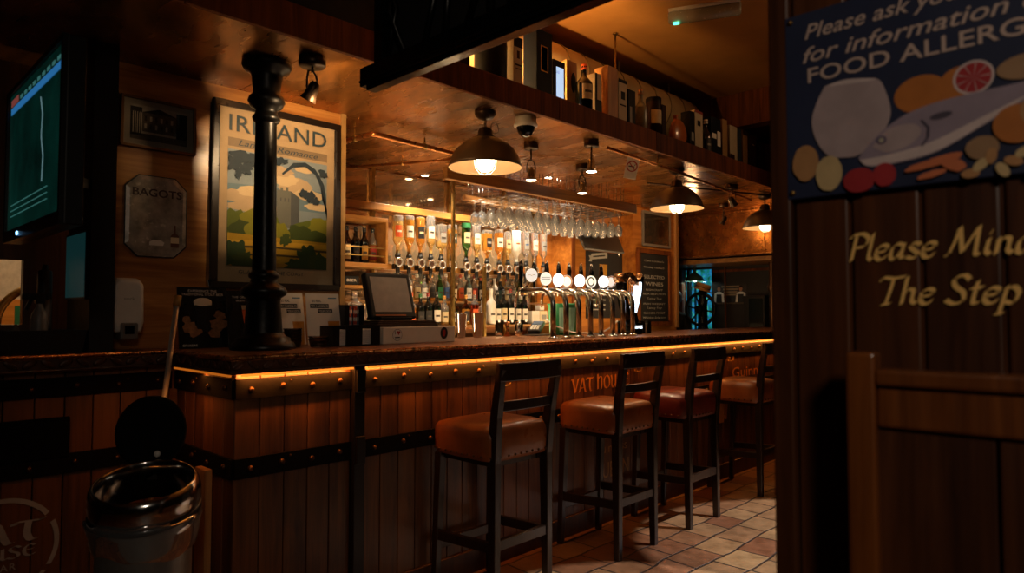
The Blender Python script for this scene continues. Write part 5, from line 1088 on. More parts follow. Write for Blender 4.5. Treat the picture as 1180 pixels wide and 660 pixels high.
for k in range(4): flat(m, [(.06, .1+k*.05), (.3, .1+k*.05), (.3, .112+k*.05), (.06, .112+k*.05)], F, .0006)
m.build('drawing', [CHALK, BOARD, GOLDP], t)
t = thing('wine_blackboard', 'wood-framed blackboard listing selected wines on the pillar', 'blackboard', (6.5, 4.09, 1.17)); m = MB(); picture_frame(m, 6.17, 6.85, 1.17, 2.02, 4.099, .05, .03); m.build('frame', W_FASCIA, t, bevel=.006); m = MB(); m.box((6.21, 4.086, 1.21), (6.81, 4.098, 1.98)); m.build('board', BOARD, t)
F = frame((6.22, 4.0855, 1.22), (1, 0, 0), (0, 0, 1)); m = MB()
for tx, y_, h, w, sh in (('Cava Cocktails', .66, .03, .4, .25), ('Whiskey Cocktails', .59, .03, .42, .25), ('SELECTED', .475, .05, .42, 0), ('WINES', .395, .06, .36, 0), ('IRISH CRAFT', .34, .03, .34, 0), ('BEER SELECTION', .295, .03, .46, 0), ('Tasting Tray', .245, .03, .3, .25), ('IRISH WHISKEY', .185, .03, .44, 0), ('Tasting Tray', .14, .03, .3, .25), ('ISLANDS FINEST', .085, .03, .44, 0), ('Whiskey Selection', .035, .03, .46, .25)): put_text(m, tx, F, .29, y_, h*.72, 0, .0008, width=w, shear=sh, align='CENTER', off=.008 if h > .04 else 0)
m.build('chalk_lettering', CHALK, t)
t = thing('notice_frame', 'pale framed notice with a dark bottle shape above the wine blackboard', 'picture', (6.56, 4.09, 2.05)); m = MB(); picture_frame(m, 6.28, 6.86, 2.05, 2.44, 4.099, .03, .02); m.build('frame', mat('silver_frame', '#8c867c', .4, .4, .1), t, bevel=.004); m = MB(); m.box((6.30, 4.09, 2.07), (6.84, 4.098, 2.42)); m.build('print', mat('notice_paper', '#8c8274', .6, 0, .05), t)
F = frame((6.30, 4.0895, 2.07), (1, 0, 0), (0, 0, 1)); m = MB(); flat(m, [(.26, .09), (.5, .09), (.5, .3), (.26, .3)], F, .0006, 1); flat(m, [(.32, .1), (.44, .1), (.44, .2), (.4, .23), (.4, .28), (.36, .28), (.36, .23), (.32, .2)], F, .001, 0)
m.build('picture', [INKD, mat('notice_grey', '#6a6056', .6, 0, .1)], t); m = MB(); m.box((6.30, 4.082, 2.07), (6.84, 4.084, 2.42)); m.build('glass_pane', PANE, t)

# ------------------------------------------------------------------ far end of the bar
m = MB(); m.box((7.2, 2.99, 1.985), (7.35, 5.2, 2.46)); m.box((7.17, 2.97, 1.965), (7.38, 5.2, 1.99)); m.box((7.17, 2.97, 2.43), (7.2, 5.2, 2.46)); m.box((7.185, 3.12, 1.99), (7.2, 3.15, 2.43)); m.box((7.15, 2.9, 1.99), (7.35, 2.99, 2.40))
struct(mb.build('x', BLACK)) if False else None
o = m.build('bulkhead_end', COPPER2, bevel=.004); struct(o)
m = MB(); m.box((8.0, .5, 0), (8.1, 4.16, 3.45)); m.box((8.0, 4.62, 0), (8.1, 6, 3.45)); m.box((8.0, 4.16, 1.88), (8.1, 4.62, 3.45)); m.box((8.0, 4.16, 0), (8.1, 4.62, 1.0)); struct(m.build('wall_end', mat('dark_panelling', '#241a12', .6, 0, .2, 5)))
m = MB(); m.box((7.98, 3.975, 0), (8.0, 3.99, 1.96)); m.box((7.985, 3.3, 1.83), (8.0, 4.16, 1.86)); struct(m.build('trim_4', W_FASCIA))
m = MB(); m.box((7.36, 3.0, 1.90), (8.0, 5.0, 1.95)); struct(m.build('beam_end', W_BEAM))
# street window at the end with brick reveal
def brick_mat():
    mm, nt, b = newmat('red_brick'); br = nt.nodes.new('ShaderNodeTexBrick'); tc = nt.nodes.new('ShaderNodeTexCoord'); mp = nt.nodes.new('ShaderNodeMapping'); mp.inputs['Rotation'].default_value = (PI/2, 0, PI/2); nt.links.new(tc.outputs['Object'], mp.inputs[0]); nt.links.new(mp.outputs[0], br.inputs[0])
    for k, v in (('Scale', 1), ('Brick Width', .2), ('Row Height', .07), ('Mortar Size', .008)): br.inputs[k].default_value = v
    br.inputs['Color1'].default_value = lin('#8a4a30'); br.inputs['Color2'].default_value = lin('#6a3420'); br.inputs['Mortar'].default_value = lin('#a09484'); nt.links.new(br.outputs[0], b.inputs[0]); return mm
BRICK = brick_mat()
m = MB(); m.box((7.9, 4.54, .9), (8.0, 4.75, 1.88)); struct(m.build('wall_brick', BRICK))
t = thing('street_window', 'tall shop window glowing blue and green with street light', 'window', (8.05, 4.38, 1.0)); struct(t); t.name = 'window_1'; LOC['window_1'] = V(8.05, 4.38, 1.0)
m = MB(); m.box((8.02, 4.16, 1.0), (8.08, 4.185, 1.88)); m.box((8.02, 4.50, 1.0), (8.08, 4.54, 1.88)); m.box((8.02, 4.42, 1.0), (8.06, 4.432, 1.88)); m.build('frame', BLACK, t)
def street():
    mm, nt, b = newmat('street_glow'); f = noise(nt, 9, 5, .7, dist=.6); c = ramp(nt, f, [(.3, '#04100c'), (.45, '#0c5c4c'), (.55, '#1c5c9c'), (.62, '#2ca050'), (.8, '#c0d8e8')])
    nt.links.new(c, b.inputs['Emission Color']); b.inputs['Emission Strength'].default_value = .8; b.inputs['Base Color'].default_value = (0, 0, 0, 1); return mm
m = MB(); m.box((8.3, 3.7, .8), (8.32, 5.2, 2.1)); tag(m.build('street_backdrop', street()), 'blurred blue and green street lights beyond the end window', 'street view'); COL.objects['street_backdrop']['kind'] = 'structure'
m = MB(); m.box((8.03, 4.185, 1.0), (8.035, 4.5, 1.88)); m.build('pane', PANE, t)
t = thing('window_lamp', 'small cone lamp over the end window', 'lamp', (7.9, 4.36, 1.72)); m = MB(); m.lathe([(.13, 1.72), (.1, 1.78), (.04, 1.82), (.02, 1.84)], (7.9, 4.36, 0), 20); m.lathe([(.02, 1.84), (.02, 1.90)], (7.9, 4.36, 0), 10); m.build('shade', mat('green_enamel', '#5a7a68', .3, 0, .1), t); m = MB(); m.ball((7.9, 4.36, 1.745), .03, 6); m.build('bulb', emit('cool_bulb', (.8, 1, .9), 18), t)
# wheel on its stand, boater hat, person
t = thing('spoked_wheel', 'black cast-iron spoked wheel on a stand at the end of the bar', 'wheel', (7.45, 4.08, ZT-.15)); wx, wy, wz = 7.45, 4.06, 1.36
m = MB(); m.tube([(wx+.04, wy+.19*math.cos(a), wz+.19*math.sin(a)) for a in [2*PI*i/36 for i in range(37)]], .02, 8, caps=False); m.build('rim', IRON, t); m = MB(); m.cyl((wx-.02, wy, wz), (wx+.1, wy, wz), .045, n=16); m.build('hub', IRON, t)
for k in range(6): a = PI*k/3+.2; m = MB(); m.tube([(wx+.04, wy+.04*math.cos(a), wz+.04*math.sin(a)), (wx+.04, wy+.11*math.cos(a), wz+.11*math.sin(a)), (wx+.04, wy+.19*math.cos(a), wz+.19*math.sin(a))], [.014, .009, .013], 8); m.build('spoke', IRON, t)
m = MB(); m.lathe([(1e-4, 1.0), (.12, 1.0), (.12, 1.03), (.08, 1.05), (.06, 1.15), (.055, 1.4), (.062, 1.46), (.04, 1.5), (.05, 1.53), (.055, 1.56), (.045, 1.59), (.03, 1.605), (1e-4, 1.61)], (wx+.1, wy, 0), 20); m.build('stand', IRON, t)
m = MB(); m.box((7.30, 3.84, 0), (7.75, 4.19, 1.0)); tag(m.build('end_cabinet', W_DARK, bevel=.005), 'dark low cabinet carrying the spoked wheel at the end of the bar', 'cabinet')
STRAW = mat('straw_hat', '#a8783c', .7, 0, .15, 60, .3, 120)
t = thing('boater_hat', 'straw boater hat perched on top of the spoked wheel stand', 'hat', (7.55, 4.06, 1.60)); R = Matrix.Translation((7.55, 4.062, 1.60)) @ Matrix.Rotation(.32, 4, 'X') @ Matrix.Rotation(.12, 4, 'Y')
def rl(mb, prof, n=28): 
    k = len(mb.v); mb.lathe(prof, (0, 0, 0), n); 
    for i in range(k, len(mb.v)): mb.v[i] = R @ mb.v[i]
m = MB(); rl(m, [(.084, .0), (.135, -.012), (.137, -.006), (.09, .004), (.088, .07), (.08, .075), (1e-4, .075)]); rl(m, [(1e-4, .069), (.08, .069), (.084, .0)]); m.build('straw', STRAW, t); m = MB(); rl(m, [(.0895, .006), (.0895, .03)]); m.build('ribbon', DKBR, t)
def person(loc, label):
    x, y, z = loc; t = thing('person', label, 'person', loc); me = bpy.data.meshes.new('body')
    vs = [(0, 0, .0), (0, 0, .22), (0, -.01, .42), (0, -.01, .50), (-.01, -.01, .57), (-.015, -.01, .66), (-.03, -.19, .40), (-.10, -.25, .18), (-.26, -.16, .08), (-.03, .19, .40), (-.10, .24, .18), (-.26, .14, .08)]
    es = [(0, 1), (1, 2), (2, 3), (3, 4), (4, 5), (2, 6), (6, 7), (7, 8), (2, 9), (9, 10), (10, 11)]; rs = [.15, .14, .15, .06, .075, .085, .07, .05, .035, .07, .05, .035]
    me.from_pydata(vs, es, []); o = bpy.data.objects.new('body', me); COL.objects.link(o); o.parent = t; s = o.modifiers.new('skin', 'SKIN'); u = o.modifiers.new('sub', 'SUBSURF'); u.levels = u.render_levels = 2
    for i, r in enumerate(rs): me.skin_vertices[0].data[i].radius = (r*(.75 if i < 3 else 1), r)
    me.skin_vertices[0].data[0].use_root = True; LOC[o.name] = V(x, y, z)
    return t, o
t, o = person((7.62, 4.50, .84), 'person with brown hair and a dark top sitting beyond the far end of the bar')
me = bpy.data.meshes.new_from_object(o.evaluated_get(bpy.context.evaluated_depsgraph_get())); old = o.data; o.modifiers.clear(); o.data = me; SKIN = mat('skin', '#a8704e', .5, 0, .05); TOP = mat('dark_top', '#14110f', .8, 0, .1); me.materials.clear(); me.materials.append(TOP); me.materials.append(SKIN)
for p in me.polygons: p.use_smooth = True; c = p.center; p.material_index = 1 if c.z > .49 or c.x < -.2 else 0
m = MB(); hx_, hy_, hz_ = 7.62-.01, 4.49, .84+.645
m.ball((hx_+.02, hy_, hz_+.03), .1, 10, 0, (1.0, .95, 1.0)); hr = m.build('hair', mat('brown_hair', '#4a2c18', .6, 0, .3, 40), t)
m = MB(); m.ball((hx_-.087, hy_, hz_-.02), .014, 5); m.build('nose', SKIN, t)
t = thing('high_stool', 'dark high stool under the person beyond the far end of the bar', 'stool', (7.62, 4.5, 0)); m = MB(); m.lathe([(1e-4, .815), (.17, .815), (.18, .835), (.17, .855), (1e-4, .855)], (7.62, 4.5, 0), 20); m.build('seat', W_STOOL, t)
for a_, b2 in ((-.13, -.13), (.13, -.13), (-.13, .13), (.13, .13)): m = MB(); m.taper((7.62+a_*.8, 4.5+b2*.8, .815), (7.62+a_*1.15, 4.5+b2*1.15, 0), .03, .03, .03, .03); m.build('leg', W_STOOL, t)
# the far poster, cabinet and pale pillar
t = thing('staff_poster', 'dark poster of two bar staff on the end wall', 'poster', (7.99, 3.93, 1.42)); m = MB(); m.box((7.992, 3.70, 1.42), (7.9995, 4.155, 1.68)); m.build('sheet', mat('poster_brown', '#2c2019', .6, 0, .1), t); F = frame((7.9915, 4.155, 1.42), (0, -1, 0), (0, 0, 1)); m = MB()
for k, w in enumerate((.24, .2, .18, .18)): flat(m, [(.24-w/2, .215-k*.034), (.24+w/2, .215-k*.034), (.24+w/2, .235-k*.034), (.24-w/2, .235-k*.034)], F, .0006, 3)
for cx_, hr_ in ((.085, 0), (.375, 1)):
    flat(m, [(cx_-.07, .03), (cx_+.07, .03), (cx_+.06, .14), (cx_+.02, .16), (cx_-.02, .16), (cx_-.06, .14)], F, .0006, 1); flat(m, [(cx_-.04, .03), (cx_+.04, .03), (cx_+.035, .13), (cx_-.035, .13)], F, .001, 2); flat(m, ell(cx_, .195, .022, .032, 16), F, .001, 0)
    if hr_: flat(m, ell(cx_, .21, .026, .026, 14, 0, PI), F, .0014, 4)
flat(m, [(.16, .03), (.3, .03), (.3, .10), (.16, .10)], F, .0005, 2); put_text(m, 'ALLERGEN INFORMATION', F, .05, .008, .016, 3, .0012, width=.38)
m.build('picture', [SKIN, PAPER, INKD, mat('poster_text', '#8a7458', .6, 0, .1), DKBR], t)
t = thing('black_fridge', 'black glass-fronted cabinet at the end wall', 'fridge', (7.9, 3.53, 1.0)); m = MB(); m.box((7.80, 3.40, 0), (7.98, 3.66, 1.52)); m.build('body', BLACK, t, bevel=.004); m = MB(); m.box((7.794, 3.42, .3), (7.80, 3.59, 1.49)); m.build('glass_door', mat('dark_teal_glass', '#0c1614', .08, 0, .1), t)
m = MB(); m.lathe([(.05, 0), (.05, .1), (.04, .12), (.038, 1.55), (.05, 1.58), (.06, 1.62), (.05, 1.64), (.038, 1.66), (.036, 1.905)], (7.7, 3.26, 0), 20); tag(m.build('slim_column', copper('copper_column', '#8a6a50', '#5a4230', .4, 6, bm=.1)), 'slim pale copper column at the far end by the partition', 'column')
# ------------------------------------------------------------------ left side: television, nook, bin
XT = .50
t = thing('television', 'wall television showing a green sports field on the left', 'television', (XT, 2.7, 1.55))
m = MB(); m.box((XT, 2.285, 1.575), (XT+.05, 3.10, 2.135)); m.build('case', BLACK, t, bevel=.004)
m = MB(); m.box((XT-.012, 2.285, 1.575), (XT, 3.10, 1.615)); m.box((XT-.012, 2.285, 2.118), (XT, 3.10, 2.135)); m.box((XT-.012, 2.285, 1.615), (XT, 2.305, 2.118)); m.box((XT-.012, 3.075, 1.615), (XT, 3.10, 2.118)); m.build('bezel', BLACK, t)
def tvmat():
    mm, nt, b = newmat('tv_picture'); tc = nt.nodes.new('ShaderNodeTexCoord'); f = noise(nt, 5, 3, .6); c = ramp(nt, f, [(.3, '#062e28'), (.7, '#0e5448')])
    nt.links.new(c, b.inputs['Emission Color']); setp(b, estr=.085, rough=.12); b.inputs['Base Color'].default_value = (.01, .01, .01, 1); return mm
m = MB(); m.box((XT-.003, 2.305, 1.615), (XT, 3.075, 2.118)); sc_ = m.build('screen', tvmat(), t)
F = frame((XT-.0035, 3.075, 1.615), (0, -1, 0), (0, 0, 1)); m = MB()
flat(m, [(.02, .43), (.77, .43), (.77, .455), (.02, .455)], F, .0006, 0); flat(m, [(.02, .46), (.14, .46), (.14, .485), (.02, .485)], F, .0006, 2); random.seed(4)
for k in range(9): x = .17+k*.065; flat(m, [(x, .462), (x+.04, .462), (x+.04, .475), (x, .475)], F, .0006, 1)
for k in range(3): flat(m, [(.05, .05+.02*k), (.6, .055+.02*k), (.6, .058+.02*k), (.05, .053+.02*k)], F, .0006, 1)
q = [(.52, .12), (.53, .2), (.5, .27), (.51, .34), (.48, .4)]
for (a, b_), (c, d) in zip(q, q[1:]): flat(m, [(a, b_), (a+.006, b_), (c+.006, d), (c, d)], F, .0006, 3)
m.build('score_banner', [emit('tv_blue', (.03, .2, .5), .3), emit('tv_teal', (.1, .35, .32), .15), emit('tv_red', (.5, .12, .1), .15), emit('tv_pale', (.35, .6, .65), .25)], sc_)
F = frame((XT-.0125, 3.10, 1.575), (0, -1, 0), (0, 0, 1)); m = MB(); put_text(m, 'SAMSUNG', F, .22, .012, .015, 0, .0006, width=.14); m.build('maker_lettering', mat('faint_print', '#4a4a4a', .4, .3, 0), t); m = MB(); m.box((XT-.0155, 2.84, 1.588), (XT-.012, 2.85, 1.60)); m.build('standby_light', emit('blue_dot', (.2, .55, 1), 4), t)
m = MB(); m.box((XT+.05, 2.92, 1.75), (XT+.13, 3.06, 1.95)); m.bar((XT+.1, 3.0, 1.85), (.81, 3.26, 1.85), .04, .04); m.build('wall_arm', BLACK, t)
t = thing('black_tray', 'long black tray of folded cloths on the counter below the television', 'tray', (.62, 3.3, ZT)); m = MB(); x0, x1, y0, y1 = .28, .80, 3.155, 3.19
A = [(.38, 3.175), (.77, 3.175), (.77, 3.33), (.38, 3.33)]; B = [(.365, 3.16), (.785, 3.16), (.785, 3.35), (.365, 3.35)]
m.add([V(x, y, ZT) for x, y in A]+[V(x, y, ZT+.095) for x, y in B], [(0, 3, 2, 1)]+[(i, (i+1) % 4, 4+(i+1) % 4, 4+i) for i in range(4)]); m.add([V(x+(.006 if x < .55 else -.006), y+(.006 if y < 3.2 else -.006), ZT+.006) for x, y in A]+[V(x+(.006 if x < .55 else -.006), y+(.006 if y < 3.2 else -.006), ZT+.095) for x, y in B], [(0, 1, 2, 3)]+[(i, 4+i, 4+(i+1) % 4, (i+1) % 4) for i in range(4)])
rim_ = [V(x, y, ZT+.095) for x, y in B]; rin = [V(x+(.006 if x < .55 else -.006), y+(.006 if y < 3.2 else -.006), ZT+.095) for x, y in B]; m.add(rim_+rin, [(i, (i+1) % 4, 4+(i+1) % 4, 4+i) for i in range(4)]); m.build('tray', mat('tray_black', '#1a1918', .5, 0, .1), t)
CLOTH = mat('grey_cloth', '#6e675e', .9, 0, .12, 30)
random.seed(9)
for i, (cx_, cy_, lab) in enumerate(((.55, 3.25, 'crumpled grey bar cloth heaped at the left of the black tray'), (.717, 3.235, 'folded grey bar cloth at the right end of the tray'))):
    m = MB(); n = 14; 
    pts = []
    for a in range(n+1):
        for b_ in range(n+1):
            u, v = a/n*2-1, b_/n*2-1; e = max(abs(u), abs(v)); pts.append(V(cx_+u*(.05-.005*i), cy_+v*.05, ZT+.02+(.09-.035*i)*(1-e**2)+.018*math.sin(5*u+3*i)*math.cos(4*v)*(1-e)+random.uniform(-.003, .003)))
    m.add(pts, [(a*(n+1)+b_, (a+1)*(n+1)+b_, (a+1)*(n+1)+b_+1, a*(n+1)+b_+1) for a in range(n) for b_ in range(n)], 0, True); tag(m.build('bar_cloth', CLOTH, flip=False), lab, 'cloth', 'cloths in the tray')
x, y = .632, 3.222; t = thing('spray_bottle', 'grey spray bottle standing in the black tray', 'spray bottle', (x, y, ZT+.007)); m = MB(); m.lathe([(1e-4, ZT+.007), (.028, ZT+.007), (.03, ZT+.02), (.03, ZT+.13), (.026, ZT+.16), (.013, ZT+.185), (.012, ZT+.2)], (x, y, 0), 20); m.build('body', mat('grey_bottle', '#7c7872', .4, 0, .05), t)
m = MB(); m.box((x-.016, y-.014, ZT+.2), (x+.016, y+.014, ZT+.235)); m.box((x-.06, y-.011, ZT+.215), (x+.03, y+.011, ZT+.24)); m.bar((x-.03, y, ZT+.215), (x-.045, y, ZT+.175), .01, .014); m.build('trigger', BLACK, t, bevel=.003)
x, y = .662, 3.295; t = thing('tall_dispenser', 'slim grey canister standing behind the spray bottle in the tray', 'canister', (x, y, ZT+.007)); m = MB(); m.lathe([(1e-4, ZT+.007), (.026, ZT+.007), (.026, ZT+.32), (.024, ZT+.335), (.01, ZT+.34), (.01, ZT+.36), (1e-4, ZT+.36)], (x, y, 0), 20); m.build('body', mat('dim_grey', '#4c4844', .35, .2, .1), t); m = MB(); m.lathe([(.0265, ZT+.1), (.0265, ZT+.22)], (x, y, 0), 20); m.build('label', LB['grey'], t)
t = thing('teal_reflection', 'dim teal panel imitating the television reflection on the black post', 'screen', (.79, 3.37, 1.37)); m = MB(); m.box((.786, 3.215, 1.375), (.799, 3.53, 1.665)); m.build('case', BLACK, t, bevel=.003); m = MB(); m.box((.7845, 3.225, 1.385), (.786, 3.52, 1.655)); m.build('screen', emit('teal_glow', (.04, .26, .28), .03), t)  # added glow panel standing in for the television's reflection on the post
# lit room seen through the nook opening
m = MB(); m.box((-3, 5.6, 0), (1.6, 5.7, 3.45)); struct(m.build('wall_back_room', mat('whitewashed_brick', '#b0a48e', .7, 0, .15, 30, .4, 40)))
m = MB(); m.box((1.55, 3.8, 0), (1.6, 5.6, 3.45)); struct(m.build('wall_room_side', W_DARK))
t = thing('brass_rail', 'curved brass rail in the lit room seen past the black tray', 'rail', (.2, 4.4, 1.0)); m = MB(); m.tube([(.66+.2*(1-math.cos(a)), 4.3, 1.26+.2*math.sin(a)) for a in [PI/2*i/10 for i in range(11)]]+[(1.3, 4.3, 1.46)], .02, 10); m.build('rail', BRASS, t); m = MB(); m.cyl((.66, 4.3, 0), (.66, 4.3, 1.26), .02, n=10); m.build('post', BRASS, t)
t = thing('orange_cabinet', 'orange wooden cabinet in the lit back room', 'cabinet', (.4, 5.2, 0)); m = MB(); m.box((-.2, 5.0, 0), (1.2, 5.5, 1.40)); m.build('body', W_BACK, t, bevel=.005); m = MB(); m.box((.855, 4.985, .9), (1.0, 5.0, 1.36)); m.build('door', mat('green_door', '#1c5a3a', .4, 0, .1), t)

# ------------------------------------------------------------------ waste bin with its open lid, broom handle, plank
bx, by = .768, 2.388
t = thing('pedal_bin', 'steel round bin with a chrome rim, clear liner and open black lid', 'bin', (bx, by, 0)); T = Matrix.Translation((bx, by, .73)) @ V(0, 0, 1).rotation_difference(V(-.13, -.19, 1)).to_matrix().to_4x4()
m = MB(); m.lathe([(1e-4, .0), (.152, 0), (.155, .01), (.155, .04), (.15, .045), (.152, .66), (.153, .665)], (bx, by, 0), 40); m.build('body', mat('bin_steel', '#8a8680', .36, .55, .1, 20), t)
m = MB(); prof = [(.170, -.04), (.176, -.036), (.179, -.015), (.179, .01), (.174, .035), (.165, .05), (.158, .053), (.152, .048), (.150, .02), (.149, -.08)]; m.lathe(prof, (0, 0, 0), 48); m.v = [T @ p for p in m.v]; m.build('rim', CHROME, t)
m = MB(); m.lathe([(.172, -.055), (.18, -.05), (.18, -.035), (.172, -.034)], (0, 0, 0), 40); m.v = [T @ p for p in m.v]; m.build('gasket', BLACK, t)
m = MB(); m.lathe([(.151, .655), (.149, .65), (.142, .2), (1e-4, .19)], (bx, by, 0), 32); m.build('inner_bucket', MBLACK, t)
random.seed(2); m = MB(); N = 48; vs = []
for i, (r, z) in enumerate(((.166, .70), (.185, .695), (.178, .665), (.172, .635), (.166, .61), (.158, .595))):
    for j in range(N): a = 2*PI*j/N; k = 1+.012*math.sin(5*a+i)*(i > 0)+random.uniform(-.006, .006); vs.append((bx+r*k*math.cos(a), by+r*k*math.sin(a), z-.03+.012*math.sin(2*a+1.2)*(i > 2)+.004*math.cos(7*a)))
m.add(vs, [(i*N+j, i*N+(j+1) % N, (i+1)*N+(j+1) % N, (i+1)*N+j) for i in range(5) for j in range(N)], 0, True); m.build('liner', pale_glass('bin_liner', .12, 1.2), t, flip=False)
d = V(.33, .94, 0); hp = V(bx+.028, by-.025, .765)+d*.14; n_ = V(-.58, -.80, .16).normalized(); up = (V(0, 0, 1)-n_*n_.z).normalized(); ux = up.cross(n_); c = hp+up*.135+V(-.022, .035, 0.01)
Lm = Matrix(((ux.x, up.x, n_.x, c.x), (ux.y, up.y, n_.y, c.y), (ux.z, up.z, n_.z, c.z), (0, 0, 0, 1)))
m = MB(); m.lathe([(1e-4, .006), (.10, .006), (.118, .008), (.124, .002), (.125, -.008)], (0, 0, 0), 40, 0); m.lathe([(.125, -.008), (.122, -.016), (.10, -.026), (.05, -.032), (1e-4, -.033)], (0, 0, 0), 40, 1); m.v = [Lm @ p for p in m.v]; ld = m.build('lid', [MBLACK, CHROME], t)
m = MB(); m.lathe([(1e-4, .012), (.010, .012), (.011, .006)], (0, 0, 0), 14); m.v = [Lm @ (p+V(.03, -.075, 0)) for p in m.v]; m.build('catch', GREYW, ld)
m = MB(); m.box((-.03, -.16, -.02), (.03, -.10, .0), 0, Lm); m.build('hinge', BLACK, t)
t = thing('broom_handle', 'grey pole with a yellow end cap leaning on the bar behind the bin', 'broom handle', (.86, 2.80, 0)); a = V(.86, 2.82, 0.0); b_ = V(1.105, 3.09, 1.365); m = MB(); m.cyl(a, b_, .0115, n=12); m.build('pole', mat('grey_pole', '#c8c2b8', .35, .6, .05), t); e = (b_-a).normalized(); m = MB(); m.cyl(b_-e*.02, b_+e*.028, .016, n=12); m.build('end_cap', mat('yellow_cap', '#b07a28', .5, 0, .1), t)
m = MB(); R = Matrix.Translation((1.05, 2.62, 0)) @ Matrix.Rotation(.0, 4, 'Y'); m.box((0, 0, 0), (.026, .10, .725), 0, R); tag(m.build('plank', W_TAN, bevel=.003), 'pale plank standing on edge between the bin and the bar corner', 'plank')

COL.objects['pedal_bin'].scale = (.92, .92, 1)
# ------------------------------------------------------------------ right foreground: notice, lettering, settle
SGN = mat('allergen_navy', '#262c44', .45, 0, .12, 8)
t = thing('allergen_sign', 'dark notice about food allergens with a jug, fish and fruit on the partition', 'sign', (XP, .25, 1.5)); YL = .462
F = frame((XP-.0125, YL, 1.519), (0, -1, 0), (0, 0, 1)); m = MB(); m.prism([F @ V(*p) for p in ((-.012, -.002, 0), (.43, -.002, 0), (.43, .322, 0), (-.012, .322, 0))], F.to_3x3() @ V(0, 0, -.009)); m.build('board', SGN, t, bevel=.002)
m = MB()
for x, y_ in ((-.002, .009), (-.002, .311), (.42, .009), (.42, .311)): m.ball(F @ V(x, y_, 0), .005, 5)
m.build('screws', BRASS, t)
m = MB(); SX = .26
put_text(m, 'Please ask your server', F, .023, .274, .026, 0, .0012, width=.36, shear=.28, off=.008); put_text(m, 'for information on', F, .019, .233, .027, 0, .0012, width=.355, shear=.28, off=.008); put_text(m, 'FOOD ALLERGENS', F, .027, .197, .026, 0, .0012, width=.385, off=.012)
m.build('lettering', mat('sign_lettering', '#b8a094', .5, 0, .05), t)
sgn = ['#a89494', '#8f7f8c', '#b0682c', '#a02c30', '#c8b4b0', '#b08052', '#a8a08c', '#7c6a78', '#c87048', '#5c5068', '#967454', '#c4a878', '#4a4250']
sm = [mat('sign_ink_'+chr(97+i), c, .5, 0, .1, 25) for i, c in enumerate(sgn)]
m = MB(); zq = [.0006]
def sg(pts, c): zq[0] += .00012; flat(m, pts, F, zq[0], c)
random.seed(12)
sg(ell(.197, .140, .037, .029, 28), 2); sg(ell(.25, .142, .03, .028, 28), 2); sg(ell(.266, .149, .026, .0255, 28), 4); sg(ell(.266, .149, .0225, .022, 28), 3)
for k in range(9): a = 2*PI*k/9; sg([(.266, .149), (.266+.021*math.cos(a-.03), .149+.021*math.sin(a-.03)), (.266+.021*math.cos(a+.03), .149+.021*math.sin(a+.03))], 4)
sg(ell(.33, .15, .036, .018, 24), 10); sg(ell(.335, .152, .008, .006, 12), 6)
sg(smooth_pts([(.055, .184), (.04, .155), (.033, .125), (.042, .09), (.06, .065), (.085, .058), (.11, .06), (.14, .085), (.155, .115), (.15, .15), (.136, .178), (.1, .181), (.055, .184)]), 0)
sg(smooth_pts([(.055, .184), (.09, .188), (.136, .178), (.1, .179), (.055, .184)]), 4)
fish = [(.106, .053), (.122, .072), (.146, .094), (.178, .112), (.221, .122), (.277, .126), (.34, .13), (.42, .15), (.42, .12), (.34, .105), (.276, .074), (.219, .046), (.168, .037), (.122, .037), (.106, .053)]; sg(smooth_pts(fish), 1)
sg(smooth_pts([(.108, .05), (.15, .052), (.21, .062), (.27, .085), (.33, .108), (.276, .076), (.219, .048), (.168, .039), (.122, .039), (.108, .05)]), 4); sg(smooth_pts([(.128, .068), (.15, .092), (.185, .095), (.197, .08), (.18, .062), (.15, .056), (.128, .068)]), 0); sg(ell(.141, .077, .008, .007, 14), 9); sg(ell(.141, .077, .004, .004, 10), 6); sg(ell(.224, .1, .015, .005, 16, rot=.1), 12)
q = [(.196, .098), (.205, .085), (.204, .07), (.196, .058)]
for (a, b_), (c, d) in zip(q, q[1:]): sg([(a, b_), (a+.004, b_), (c+.004, d), (c, d)], 12)
sg(ell(.318, .07, .03, .028, 24), 2); sg(ell(.36, .085, .04, .03, 24), 5)
for a, b_, r1, r2, c in ((.022, .058, .022, .031, 5), (.060, .035, .0215, .03, 11), (.107, .017, .024, .02, 3), (.145, .021, .017, .019, 3), (.275, .042, .021, .017, 10)): sg(ell(a, b_, r1, r2, 22, wob=.03), c)
for a, b_, c, d, r in ((.20, .027, .026, .006, .15), (.225, .032, .026, .007, .2), (.24, .022, .016, .009, -.4), (.21, .012, .02, .005, .2)): sg(ell(a, b_, c, d, 18, rot=r, wob=.12), 8)
for k in range(9): sg(ell(.26+.013*k, .006+.011*(k % 3), .012, .007, 14, rot=.7*k), 11 if k % 2 else 5)
m.build('food_picture', sm, t)
m = MB(); F = frame((XP-.0015, .468, 0), (0, -1, 0), (0, 0, 1)); F.translation.z = 0
pen_text(m, 'Please Mind', F, .088, 1.405, .043, nib=.19, ang=38, shear=.2, sx=1.0, gap=.04); pen_text(m, 'The Step', F, .131, 1.333, .043, nib=.19, ang=38, shear=.2, sx=1.02, gap=.05)
tag(m.build('step_lettering', mat('ochre_lettering', '#f0c070', .5, 0, .1)), 'gilt lettering warning of the step on the board wall under the notice', 'lettering')
t = thing('wooden_settle', 'dark wooden settle back with a square post below the gilt lettering', 'settle', (1.08, .2, 0))
R = Matrix.Translation((1.09, .352, 0)) @ Matrix.Rotation(math.radians(5), 4, 'Z')
def sb(nm, lo, hi, mt, bv=.005): m = MB(); m.box(lo, hi, 0, R); m.build(nm, mt, t, bevel=bv)
sb('post', (0, -.04, 0), (.05, 0, 1.26), W_SETTLE); sb('top_rail', (.0, -.8, 1.212), (.05, -.04, 1.236), W_SETTLE); sb('rail', (.01, -.8, 1.15), (.044, -.04, 1.212), W_SETTLE)
